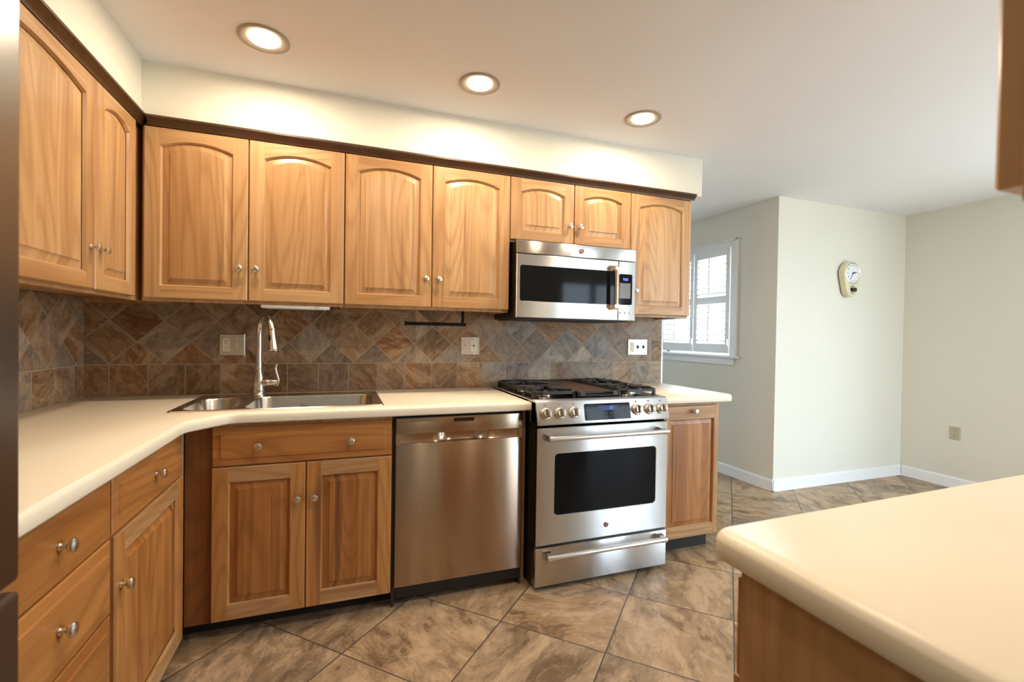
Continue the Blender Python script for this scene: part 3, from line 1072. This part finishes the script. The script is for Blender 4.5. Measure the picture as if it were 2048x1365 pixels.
# scooped handle pocket: deeper in the middle, shallow toward both ends
loops = []
nS = 24
rows = [(0.742, 0.0), (0.7425, 0.5), (0.748, 0.9), (0.765, 1.0), (0.787, 0.95)]
V_ = [[b.bm.verts.new((xa + (xb - xa) * i / nS, 0.0015 + 0.0255 * k * (0.28 + 0.72 * (1 / (1 + math.exp(-(min(i, nS - i) / nS - 0.33) * 60)))), z)) for i in range(nS + 1)] for z, k in rows]
for P, Q in zip(V_, V_[1:]):
    for i in range(nS):
        b.bm.faces.new((P[i], P[i + 1], Q[i + 1], Q[i]))
b.build('handle_pocket', STEELD, dd, ang=60)
b = MB(); b.box(0.262, 0.362, -0.0012, 0.002, 0.832, 0.850, bev=0.002)
b.build('vent', BLACK, dd)
# wood filler strip between dishwasher and range
b = MB(); b.box(2.0005, 2.0235, -0.585, -0.56, 0.0, 0.8715)
tag(b.build('filler_strip', WV), 'narrow dark wood filler strip between dishwasher and stove', 'filler')

# ------------------------------------------------------------------ range
RX0, RX1, RYF = 2.0300, 2.7905, -0.7194
RW = RX1 - RX0
t = thing('gas_range', 'stainless slide-in gas range with black iron grates', 'stove', (RX0, 0, 0))
b = MB(); b.box(0.004, RW - 0.004, -0.660, -0.020, 0.020, 0.900)
b.build('oven_body', BLACK, t)
for x0 in (0.03, RW - 0.07):
    for y0 in (-0.62, -0.10):
        b = MB(); b.lathe([(0.018, 0), (0.018, 0.022)], (x0 + 0.02, y0, 0))
        b.build('leveling_foot', BLACK, t)
b = MB()
b.box(-0.001, RW + 0.001, -0.664, -0.012, 0.9165, 0.9235, bev=0.002)
b.build('cooktop', CHROME, t)
b = MB(); b.box(0.018, RW - 0.018, -0.655, -0.028, 0.9236, 0.9262, bev=0.001)
b.build('burner_pan', GLASSB, t)
# control panel
b = MB()
prof = [(-0.650, 0.806), (-0.718, 0.806), (-0.7235, 0.809), (-0.7245, 0.815), (-0.7020, 0.910), (-0.6980, 0.918), (-0.6900, 0.923), (-0.650, 0.925)]
b.prism(prof, 'x', 0.0, RW, bev=0.0)
b.box(0.0, 0.012, -0.70, -0.60, 0.812, 0.918, bev=0.004, seg=2)
b.box(RW - 0.012, RW, -0.70, -0.60, 0.812, 0.918, bev=0.004, seg=2)
cp = b.build('control_panel', STEEL, t, ang=25)
n_ = Vector((0, -(0.910 - 0.815), -(0.7245 - 0.7020)))  # slanted face normal (outward, slightly up)
n_ = Vector((0, -0.95, 0.225)).normalized()
tz = Vector((0, 0.225, 0.95)).normalized()
def on_panel(x, s, h=0.0):
    """s = 0..1 up the slanted face"""
    return Vector((x, -0.7245, 0.815)) + Vector((0, 0.0225, 0.095)) * s + n_ * h
rotp = math.atan2(0.225, 0.95)
for x in (0.046, 0.121, 0.198, RW - 0.198, RW - 0.121, RW - 0.046):
    p = on_panel(x, 0.50)
    b = MB()
    b.lathe([(0.0275, 0.0), (0.0285, 0.003), (0.0285, 0.009), (0.0262, 0.0125), (0.0235, 0.014)], p, n_, 28)
    b.lathe([(0.0200, 0.013), (0.0208, 0.016), (0.0208, 0.028), (0.0195, 0.031)], p, n_, 28)
    kb = b.build('control_knob', NICKEL, t)
    b = MB()
    c0 = p + n_ * 0.030
    lp = []
    for h in (0.0, 0.011, 0.013):
        k = 1.0 if h < 0.012 else 0.8
        lp.append([c0 + n_ * h + Vector((1, 0, 0)) * (0.0062 * k * sx) + tz * (0.0185 * k * sz) for sx, sz in ((-1, -1), (1, -1), (1, 1), (-1, 1))])
    b.rings(lp)
    b.build('knob_grip', STEELD, kb)
    b = MB()
    b.prism(rrect(-0.006, 0.006, -0.0035, 0.0035, 0.001, 2), 'y', -0.0004, 0.0004)
    o = b.build('burner_symbol', GREY, cp, loc=tuple(on_panel(x, 0.93, 0.0006)))
    o.rotation_euler = (-rotp, 0, 0)
b = MB()
lp0 = rrect(-0.1325, 0.1325, -0.0415, 0.0415, 0.008)
b.prism(lp0, 'y', -0.0015, 0.0015)
dp = b.build('display_panel', GLASSB, t, loc=tuple(on_panel(0.3905, 0.48, 0.001)))
dp.rotation_euler = (-rotp, 0, 0)
b = MB(); b.prism(rrect(-0.058, 0.055, 0.006, 0.030, 0.004), 'y', -0.0022, -0.0012)
b.build('display_screen', BLUED, dp)
b = MB(); b.prism(rrect(0.012, 0.030, 0.010, 0.026, 0.006), 'y', -0.0028, -0.0020)
b.build('display_digits', BLUEL, dp)
b = MB()
for gx in (-0.116, -0.098, 0.070, 0.088, 0.106):
    for gz in (0.012, -0.006, -0.026):
        b.box(gx - 0.005, gx + 0.005, -0.0021, -0.0012, gz - 0.0022, gz + 0.0022)
for i in range(7):
    for gz in (-0.010, -0.026):
        gx = -0.062 + i * 0.019
        b.box(gx - 0.003, gx + 0.003, -0.0021, -0.0012, gz - 0.003, gz + 0.003)
b.build('touch_keys', KEYS, dp)
# oven door
def framed_front(name, x0, x1, z0, z1, wx0, wx1, wz0, wz1, yf, th, mat, parent, r=0.02, outer_bev=0.003):
    """flat metal front with a rounded window opening"""
    b = MB(); bm = b.bm
    ch = outer_bev
    def rect(d, y): return [(x0 + d, y, z0 + d), (x1 - d, y, z0 + d), (x1 - d, y, z1 - d), (x0 + d, y, z1 - d)]
    A = [bm.verts.new(p) for p in rect(0, yf + th)]
    B = [bm.verts.new(p) for p in rect(0, yf + ch)]
    Cv = [bm.verts.new(p) for p in rect(ch, yf)]
    for P, Q in ((A, B), (B, Cv)):
        for i in range(4):
            bm.faces.new((P[i], P[(i + 1) % 4], Q[(i + 1) % 4], Q[i]))
    bm.faces.new(A[::-1])
    hl = [bm.verts.new((x, yf, z)) for x, z in rrect(wx0, wx1, wz0, wz1, r)]
    hl2 = [bm.verts.new((x, yf + 0.004, z)) for x, z in rrect(wx0 + 0.002, wx1 - 0.002, wz0 + 0.002, wz1 - 0.002, r)]
    n = len(hl)
    for i in range(n):
        bm.faces.new((hl[i], hl2[i], hl2[(i + 1) % n], hl[(i + 1) % n]))
    edges = [bm.edges.get((Cv[i], Cv[(i + 1) % 4])) for i in range(4)] + [bm.edges.get((hl[i], hl[(i + 1) % n])) for i in range(n)]
    bmesh.ops.triangle_fill(bm, use_beauty=True, edges=edges)
    bmesh.ops.recalc_face_normals(bm, faces=bm.faces[:])
    return b.build(name, mat, parent, ang=20)
od = framed_front('oven_door', 0.003, RW - 0.003, 0.225, 0.794, 0.096, 0.686, 0.364, 0.667, RYF, 0.055, STEEL, t)
b = MB(); b.prism(rrect(0.097, 0.685, 0.365, 0.666, 0.02), 'y', RYF + 0.003, RYF + 0.010)
b.build('oven_window', GLASSB, od)
def bar_handle(parent, z, name, x0=0.035, x1=RW - 0.035, yf=RYF, proj=0.052):
    h = None
    b = MB(); b.tube([(x0 + 0.030, yf - proj, z), (x1 - 0.030, yf - proj, z)], 0.0125, 18)
    b.tube([(x0 + 0.006, yf - proj, z), (x0 + 0.034, yf - proj, z)], 0.0142, 18)
    b.tube([(x1 - 0.034, yf - proj, z), (x1 - 0.006, yf - proj, z)], 0.0142, 18)
    h = b.build(name, CHROME, parent)
    for xe, s in ((x0, 1), (x1, -1)):
        b = MB()
        # wedge bracket, wide on the door and tapering to the bar
        loops = []
        for k in range(7):
            q = k / 6
            y = yf - 0.0005 - (proj - 0.003) * q
            xo = xe + s * (0.002 + 0.010 * q * q)
            xi = xe + s * (0.040 - 0.006 * q)
            hz = 0.016 - 0.004 * q
            loops.append([(xo, y, z - hz), (xi, y, z - hz), (xi, y, z + hz), (xo, y, z + hz)])
        b.rings(loops)
        b.build('handle_bracket', CHROME, h, ang=40)
    return h
bar_handle(od, 0.752, 'oven_handle')
def badge(parent, x, y, z, r=0.012):
    b = MB(); b.lathe([(r, 0), (r, 0.003), (r * 0.85, 0.0045), (r * 0.8, 0.0035)], (x, y, z), (0, -1, 0), 24)
    bd = b.build('emblem', CHROME, parent)
    b = MB(); b.lathe([(r * 0.8, 0.0030), (r * 0.78, 0.0040), (r * 0.4, 0.0050)], (x, y, z), (0, -1, 0), 20)
    e_ = b.build('emblem_face', RED, bd)
    # small looped monogram
    b = MB()
    for sx in (-1, 1):
        pts = [(x + sx * r * 0.22 + r * 0.26 * math.cos(a), y - 0.0052, z + r * 0.40 * math.sin(a)) for a in [i * 2 * PI / 14 for i in range(13)]]
        b.tube(pts, r * 0.07, 6)
    b.build('emblem_monogram', CHROME, bd)
badge(od, 2.418 - RX0, RYF, 0.287, 0.0135)
b = MB(); b.box(0.004, RW - 0.004, RYF + 0.012, RYF + 0.06, 0.205, 0.228)
b.build('drawer_gap', BLACK, t)
b = MB(); b.box(0.001, RW - 0.001, RYF, RYF + 0.055, 0.026, 0.213, bev=0.004, seg=2)
sd = b.build('storage_drawer', STEEL, t)
bar_handle(sd, 0.187, 'drawer_handle')
# burners, grates, griddle
CX = [0.125, RW - 0.125]
for x in CX:
    for y in (-0.510, -0.195):
        b = MB()
        b.lathe([(0.050, 0.0), (0.050, 0.006), (0.042, 0.010), (0.040, 0.016)], (x, y, 0.9262), n=28)
        bb = b.build('burner', NICKEL, t)
        b = MB(); b.lathe([(0.036, 0.016), (0.038, 0.018), (0.038, 0.023), (0.034, 0.026)], (x, y, 0.9262), n=28)
        b.build('burner_cap', BLACKM, bb)
def bar(b, p0, p1, w=0.011, h=0.012):
    p0, p1 = Vector(p0), Vector(p1)
    d = (p1 - p0).normalized()
    s = d.cross(Vector((0, 0, 1))).normalized() * (w / 2)
    u = Vector((0, 0, h / 2))
    L = [[p + s * a + u * c for a, c in ((-1, -1), (1, -1), (1, 0.4), (0.55, 1), (-0.55, 1), (-1, 0.4))] for p in (p0, p1)]
    b.rings(L)
def grate(x0, x1):
    b = MB()
    zt = 0.962
    y0, y1 = -0.648, -0.045
    ym = (y0 + y1) / 2
    xm = (x0 + x1) / 2
    # frame drops at its corners
    for (p, q) in (((x0, y0 + .03), (x0, y1 - .03)), ((x1, y0 + .03), (x1, y1 - .03)), ((x0 + .03, y0), (x1 - .03, y0)), ((x0 + .03, y1), (x1 - .03, y1)), ((x0, ym), (x1, ym))):
        bar(b, (p[0], p[1], zt - 0.008), (q[0], q[1], zt - 0.008), 0.012, 0.016)
    for (p, q) in (((x0, y0 + .03), (x0 + .03, y0)), ((x1, y0 + .03), (x1 - .03, y0)), ((x0, y1 - .03), (x0 + .03, y1)), ((x1, y1 - .03), (x1 - .03, y1))):
        bar(b, (p[0], p[1], zt - 0.008), (q[0], q[1], zt - 0.008), 0.012, 0.016)
    for x in (x0, x1):
        for y in (y0 + 0.03, ym, y1 - 0.03):
            bar(b, (x, y - 0.008, 0.942), (x, y + 0.008, 0.942), 0.013, 0.036)
    for cy in (-0.510, -0.195):
        for k in range(4):
            a = PI / 4 + k * PI / 2
            ex = x1 if math.cos(a) > 0 else x0
            ey = cy + (0.15 if math.sin(a) > 0 else -0.13)
            bar(b, (xm + 0.030 * math.cos(a), cy + 0.030 * math.sin(a), zt + 0.001), (ex, ey * 0.6 + cy * 0.4, zt - 0.002), 0.010, 0.016)
        for sx in (-1, 1):
            bar(b, (xm + sx * 0.035, cy, zt + 0.001), (x1 if sx > 0 else x0, cy, zt - 0.002), 0.010, 0.016)
        for sy in (-1, 1):
            bar(b, (xm, cy + sy * 0.035, zt + 0.001), (xm, cy + sy * 0.13, zt - 0.002), 0.010, 0.016)
    return b.build('grate', BLACKM, t, smooth=False)
grate(0.022, 0.246)
grate(RW - 0.246, RW - 0.022)
b = MB()
b.box(0.256, RW - 0.256, -0.648, -0.045, 0.928, 0.936, bev=0.004)
b.box(0.256, 0.266, -0.648, -0.045, 0.930, 0.957, bev=0.003); b.box(RW - 0.266, RW - 0.256, -0.648, -0.045, 0.930, 0.957, bev=0.003)
b.box(0.256, RW - 0.256, -0.055, -0.045, 0.930, 0.960, bev=0.003)
b.box(0.266, 0.300, -0.648, -0.640, 0.930, 0.957, bev=0.003); b.box(RW - 0.300, RW - 0.266, -0.648, -0.640, 0.930, 0.957, bev=0.003)
b.box(0.300, RW - 0.300, -0.648, -0.640, 0.930, 0.936, bev=0.002); b.box(0.300, RW - 0.300, -0.648, -0.640, 0.951, 0.957, bev=0.002)
gr = b.build('griddle_frame', BLACKM, t)
b = MB(); b.box(0.268, RW - 0.268, -0.600, -0.058, 0.9362, 0.952, bev=0.004)
b.build('griddle_plate', GRIDDLE, gr)

# ------------------------------------------------------------------ microwave
MX0, MX1, MYF = 2.0330, 2.7900, -0.3990
MW = MX1 - MX0
t = thing('microwave', 'stainless over-the-range microwave with tall curved door handle', 'microwave', (MX0, 0, 1.3340))
b = MB(); b.box(0.004, MW - 0.004, MYF + 0.030, -0.010, 0.0, 0.420)
b.build('microwave_body', BLACK, t)
b = MB(); b.box(0.02, MW - 0.02, MYF + 0.05, -0.03, -0.006, 0.002)
b.build('underside_vent', SLOT, t)
b = MB(); b.box(0, MW, MYF, MYF + 0.029, 0.3535, 0.4240, bev=0.004, seg=2)
tp = b.build('vent_panel', STEEL, t)
badge(tp, 2.424 - MX0, MYF, 0.388, 0.0160)
md = framed_front('microwave_door', 0, 0.6375, 0.002, 0.350, 0.020, 0.6376 - 0.012, 0.092, 0.289, MYF, 0.029, STEEL, t, r=0.014)
b = MB(); b.prism(rrect(0.021, 0.6246, 0.093, 0.288, 0.013), 'y', MYF + 0.002, MYF + 0.009)
b.build('door_window', GLASSB, md)
cpn = framed_front('control_column', 0.6395, MW, 0.002, 0.350, 0.6430, MW - 0.022, 0.094, 0.276, MYF, 0.029, STEEL, t, r=0.010)
b = MB(); b.prism(rrect(0.6435, MW - 0.0225, 0.0945, 0.2755, 0.010), 'y', MYF + 0.002, MYF + 0.009)
kg = b.build('control_glass', GLASSB, cpn)
b = MB(); b.box(0.648, MW - 0.034, MYF + 0.0008, MYF + 0.0022, 0.132, 0.222)
b.build('keypad', BUTTON, cpn)
me = text_mesh('clock_digits', '9:02', 0.020, BLUE)
child('clock_digits', me, cpn, (0.6885, MYF + 0.0012, 0.244), (PI / 2, 0, 0))
for x in (0.657, 0.690, 0.722):
    b = MB(); b.lathe([(0.0065, 0), (0.0065, 0.003), (0.005, 0.004)], (x, MYF, 0.047), (0, -1, 0), 16)
    b.build('push_button', CHROME, cpn)
# handle: post brackets and a bar
GOLDREFL = simple('golden_reflection_steel', (0.72, 0.60, 0.42), 0.18, 1.0)  # golden reflection put into the handle's steel colour
b = MB(); b.tube([(0.600, MYF - 0.040, 0.085), (0.600, MYF - 0.0415, 0.19), (0.600, MYF - 0.040, 0.295)], 0.0115, 16)
h = b.build('door_handle', GOLDREFL, md)
for zc0, s in ((0.060, 1), (0.320, -1)):
    b = MB()
    loops = []
    for k in range(6):
        q = k / 5
        y = MYF - 0.0005 - 0.050 * q
        zo = zc0 + s * 0.012 * q * q
        zi = zc0 + s * (0.034 - 0.004 * q)
        hx = 0.016 - 0.003 * q
        loops.append([(0.600 - hx, y, min(zo, zi)), (0.600 + hx, y, min(zo, zi)), (0.600 + hx, y, max(zo, zi)), (0.600 - hx, y, max(zo, zi))])
    b.rings(loops)
    b.build('handle_bracket', GOLDREFL, h, ang=40)

# ------------------------------------------------------------------ refrigerator
t = thing('refrigerator', 'tall stainless refrigerator at the left frame edge', 'refrigerator', (0.0, -2.90, 0))
FW = 0.945
b = MB(); b.box(0.02, 0.690, 0.004, FW - 0.006, 0.03, 1.775, bev=0.004)
b.build('cabinet_case', GREY, t)
b = MB(); b.box(0.05, 0.66, 0.03, FW - 0.03, 0.0, 0.03)
b.build('base_grille', BLACK, t)
for y0, y1 in ((0.003, FW / 2 - 0.002), (FW / 2 + 0.002, FW - 0.003)):
    b = MB(); b.box(0.693, 0.756, y0, y1, 0.905, 1.772, bev=0.008, seg=3)
    d_ = b.build('refrigerator_door', STEELF, t)
    yy = FW / 2 + (-0.045 if y0 < 0.1 else 0.045)
    b = MB(); b.tube([(0.757, yy, 1.02), (0.80, yy, 1.04), (0.80, yy, 1.62), (0.757, yy, 1.64)], 0.011, 12)
    b.build('door_handle', CHROME, d_)
b = MB(); b.box(0.693, 0.756, 0.003, FW - 0.003, 0.045, 0.893, bev=0.008, seg=3)
d_ = b.build('freezer_drawer', STEELF, t)
b = MB(); b.tube([(0.757, 0.12, 0.82), (0.80, 0.13, 0.82), (0.80, FW - 0.30, 0.82), (0.757, FW - 0.29, 0.82)], 0.011, 12)
b.build('drawer_handle', CHROME, d_)

# ------------------------------------------------------------------ wall plates
def outlet_body(parent, x, kind, yf=-0.0055):
    if kind in ('duplex', 'gfci'):
        b = MB(); b.prism(rrect(x - 0.0165, x + 0.0165, -0.0335, 0.0335, 0.002, 3), 'y', yf - 0.0012, yf + 0.002)
        o = b.build('receptacle', IVORY, parent)
        b = MB()
        for zc in (0.0175, -0.0185):
            for sx, hh in ((-0.0063, 0.0038), (0.0063, 0.0032)):
                b.box(x + sx - 0.0010, x + sx + 0.0010, yf - 0.0018, yf, zc + 0.003 - hh, zc + 0.003 + hh)
            b.lathe([(0.0024, 0), (0.0024, 0.0006)], (x, yf - 0.0012, zc - 0.0075), (0, -1, 0), 12)
        b.build('slots', SLOT, o)
        if kind == 'gfci':
            b = MB(); b.box(x - 0.006, x + 0.006, yf - 0.0026, yf - 0.0008, -0.0055, -0.0005)
            b.build('test_button', BLACK, o)
            b = MB(); b.box(x - 0.006, x + 0.006, yf - 0.0026, yf - 0.0008, 0.0015, 0.006)
            b.build('reset_button', RED, o)
    else:
        m_ = {'toggle': IVORY, 'dark': BLACK}[kind]
        b = MB()
        b.box(x - 0.0052, x + 0.0052, yf - 0.0010, yf + 0.001, -0.012, 0.012)
        b.prism([(yf, -0.006), (yf - 0.011, 0.002), (yf - 0.012, 0.007), (yf - 0.008, 0.008), (yf, 0.003)], 'x', x - 0.0045, x + 0.0045)
        b.build('toggle_switch', m_, parent)
    b = MB()
    zs = (0.0475, -0.0475) if kind in ('duplex', 'gfci') else (0.030, -0.030)
    for z in zs:
        b.lathe([(0.0034, 0), (0.0034, 0.0008), (0.002, 0.0013)], (x, yf, z), (0, -1, 0), 12)
    b.build('plate_screws', CHROME, parent)

def wall_plate(label, xc, zc, w_, gangs):
    t = thing('wall_plate', label, 'wall plate', (xc, -0.0080, zc), 0, 'steel plates on the backsplash')
    b = MB()
    hw, hh = w_ / 2, 0.0570
    def lp(d, y): return [(-hw + d, y, -hh + d), (hw - d, y, -hh + d), (hw - d, y, hh - d), (-hw + d, y, hh - d)]
    b.rings([lp(0, 0), lp(0.0, -0.0015), lp(0.004, -0.0055)])
    b.build('plate', PLATE, t, smooth=False)
    for x, k in gangs:
        outlet_body(t, x, k)
wall_plate('steel double plate with outlet left of switch, left of faucet', 0.618, 1.1675, 0.118, [(-0.0255, 'duplex'), (0.0225, 'toggle')])
wall_plate('steel double plate with small switch and outlet below black towel holder', 1.8825, 1.1705, 0.120, [(-0.0245, 'toggle'), (0.0225, 'gfci')])
wall_plate('wide steel triple plate with dark switches right of the stove', 3.0845, 1.1695, 0.162, [(-0.0455, 'duplex'), (0.0, 'dark'), (0.0465, 'dark')])
# almond outlet on the far right wall (faces -x)
t = thing('wall_outlet', 'almond electrical outlet low on the far right wall', 'outlet', (XR - 0.0005, -0.350, 0.466), -PI / 2)
b = MB()
def lp(d, y): return [(-0.0375 + d, y, -0.0545 + d), (0.0375 - d, y, -0.0545 + d), (0.0375 - d, y, 0.0545 - d), (-0.0375 + d, y, 0.0545 - d)]
b.rings([lp(0, 0), lp(0, -0.003), lp(0.004, -0.006)])
b.build('plate', ALMOND, t, smooth=False)
for zc in (0.020, -0.020):
    b = MB(); b.lathe([(0.0165, 0.0), (0.0165, 0.002)], (0, -0.006, zc), (0, -1, 0), 20)
    o = b.build('receptacle', ALMOND, t)
    b = MB()
    for sx in (-0.006, 0.006):
        b.box(sx - 0.001, sx + 0.001, -0.0086, -0.0075, zc, zc + 0.008)
    b.lathe([(0.0025, 0), (0.0025, 0.0006)], (0, -0.008, zc - 0.006), (0, -1, 0), 10)
    b.build('slots', SLOT, o)

# ------------------------------------------------------------------ under-cabinet strip, towel holder
t = thing('under_cabinet_light', 'slim white light strip under the sink wall cabinet', 'light', (0.942, -0.275, 1.3510))
b = MB(); b.box(-0.150, 0.150, -0.036, 0.022, -0.001, 0.0138, bev=0.004, seg=2)
b.build('light_housing', WHITE, t)
b = MB(); b.box(-0.135, 0.135, -0.022, 0.016, -0.003, 0.0, bev=0.001)
b.build('light_diffuser', DIAL, t)
b = MB(); b.box(0.088, 0.106, -0.040, -0.034, 0.003, 0.011, bev=0.001)
b.build('light_switch', IVORY, t)
t = thing('paper_towel_holder', 'black metal paper towel holder hanging under wall cabinet', 'towel holder', (1.795, -0.170, 1.3650))
b = MB(); b.box(-0.035, 0.035, -0.02, 0.02, 0.018, 0.0225, bev=0.001)
b.build('mount_plate', MATTE, t)
b = MB(); b.box(-0.007, 0.007, -0.007, 0.007, -0.066, 0.018, bev=0.001)
b.build('drop_arm', MATTE, t)
b = MB(); b.box(-0.318, 0.020, -0.009, 0.009, -0.0790, -0.0605, bev=0.0015); b.box(-0.324, -0.315, -0.012, 0.012, -0.082, -0.0575, bev=0.002)
b.build('roll_bar', MATTE, t)

# ------------------------------------------------------------------ wall clock
t = thing('wall_clock', 'cream egg-shaped wall clock with white dial and timer knob', 'clock', (5.257, YN - 0.0005, 1.765))
def egg(sc, y):
    pts = []
    # union-like hull of a big circle above and a smaller one below
    R1, z1, R2, z2 = 0.106, 0.048, 0.072, -0.080
    th = math.asin((R1 - R2) / (z1 - z2))
    for i in range(25):
        a = -th + (PI + 2 * th) * i / 24
        pts.append((sc * R1 * math.cos(a), y, z1 + sc * R1 * math.sin(a)))
    for i in range(17):
        a = PI + th + (PI - 2 * th) * i / 16
        pts.append((sc * R2 * math.cos(a), y, z2 + sc * R2 * math.sin(a)))
    return pts
b = MB(); b.rings([egg(0.97, 0.0), egg(0.97, -0.008)])
b.build('clock_back', BLACK, t)
b = MB(); b.rings([egg(1.0, -0.008), egg(1.0, -0.046), egg(0.96, -0.054), egg(0.88, -0.057)])
b.build('clock_case', CLOCKC, t, ang=45)
b = MB()
b.lathe([(0.086, 0.0), (0.090, 0.002), (0.090, 0.005), (0.086, 0.007), (0.082, 0.004)], (0, -0.055, 0.050), (0, -1, 0), 40, cap0=False, cap1=False)
b.build('bezel', CHROME, t)
b = MB(); b.lathe([(0.083, 0.0), (0.083, 0.004)], (0, -0.055, 0.050), (0, -1, 0), 40)
dl = b.build('dial', DIAL, t)
for hnum in range(1, 13):
    a = PI / 2 - hnum * PI / 6
    me = text_mesh('numeral', str(hnum), 0.019, BLACK)
    child('numeral', me, dl, (0.066 * math.cos(a), -0.0596, 0.050 + 0.066 * math.sin(a)), (PI / 2, 0, 0))
def hand(name, ang, L, wd):
    b = MB()
    d = Vector((math.sin(ang), 0, math.cos(ang))); s = Vector((d.z, 0, -d.x)) * wd / 2
    c = Vector((0, 0, 0.050))
    lo = [c - d * 0.012 - s, c + d * L - s * 0.6, c + d * L + s * 0.6, c - d * 0.012 + s]
    b.rings([[p + Vector((0, y, 0)) for p in lo] for y in (-0.0600, -0.0612)])
    b.build(name, BLACK, dl, smooth=False)
hand('hour_hand', math.radians(77.5), 0.046, 0.011)
hand('minute_hand', math.radians(212), 0.062, 0.006)
b = MB(); b.lathe([(0.036, 0), (0.038, 0.002), (0.034, 0.005)], (0, -0.0568, -0.092), (0, -1, 0), 30)
td = b.build('timer_dial', CHROME, t)
b = MB(); b.box(-0.026, 0.026, -0.080, -0.060, -0.108, -0.076, bev=0.006, seg=2)
b.build('timer_knob', BLACK, td)

# ------------------------------------------------------------------ recessed ceiling lights
def ceiling_light(x, y, label):
    t = thing('recessed_light', label, 'ceiling light', (x, y, ZC - 0.0005), 0, 'round recessed ceiling lights')
    b = MB()
    b.lathe([(0.094, 0.0), (0.094, -0.004), (0.089, -0.0065), (0.078, -0.0050), (0.060, -0.0015), (0.054, -0.0010)], (0, 0, 0), n=48, cap0=False, cap1=False)
    b.build('trim_ring', TRIMM, t)
    b = MB(); b.lathe([(0.056, -0.0010), (0.054, -0.0060), (0.046, -0.0095), (0.025, -0.0115), (0.0002, -0.0120)], (0, 0, 0), n=40, cap0=False)
    b.build('lens', LAMPGLOW, t)
    l = bpy.data.lights.new('lamp', 'AREA')
    l.shape = 'DISK'
    l.size = 0.11
    l.energy = LAMP_W
    l.color = LAMP_COL
    lo = bpy.data.objects.new('lamp', l)
    COL.objects.link(lo)
    lo.parent = t
    lo.location = (0, 0, -0.016)
    return t
TRIMM = simple('light_trim_plastic', (0.40, 0.345, 0.275), 0.5)
labs = ['leftmost recessed ceiling light, above the sink', 'middle recessed ceiling light, above the dishwasher',
        'rightmost recessed ceiling light, above the microwave', 'added unseen ceiling light over the aisle in front of the left counter',
        'added unseen ceiling light over the aisle in front of the stove']
for (x, y), lb in zip(LAMPS, labs):
    ceiling_light(x, y, lb)
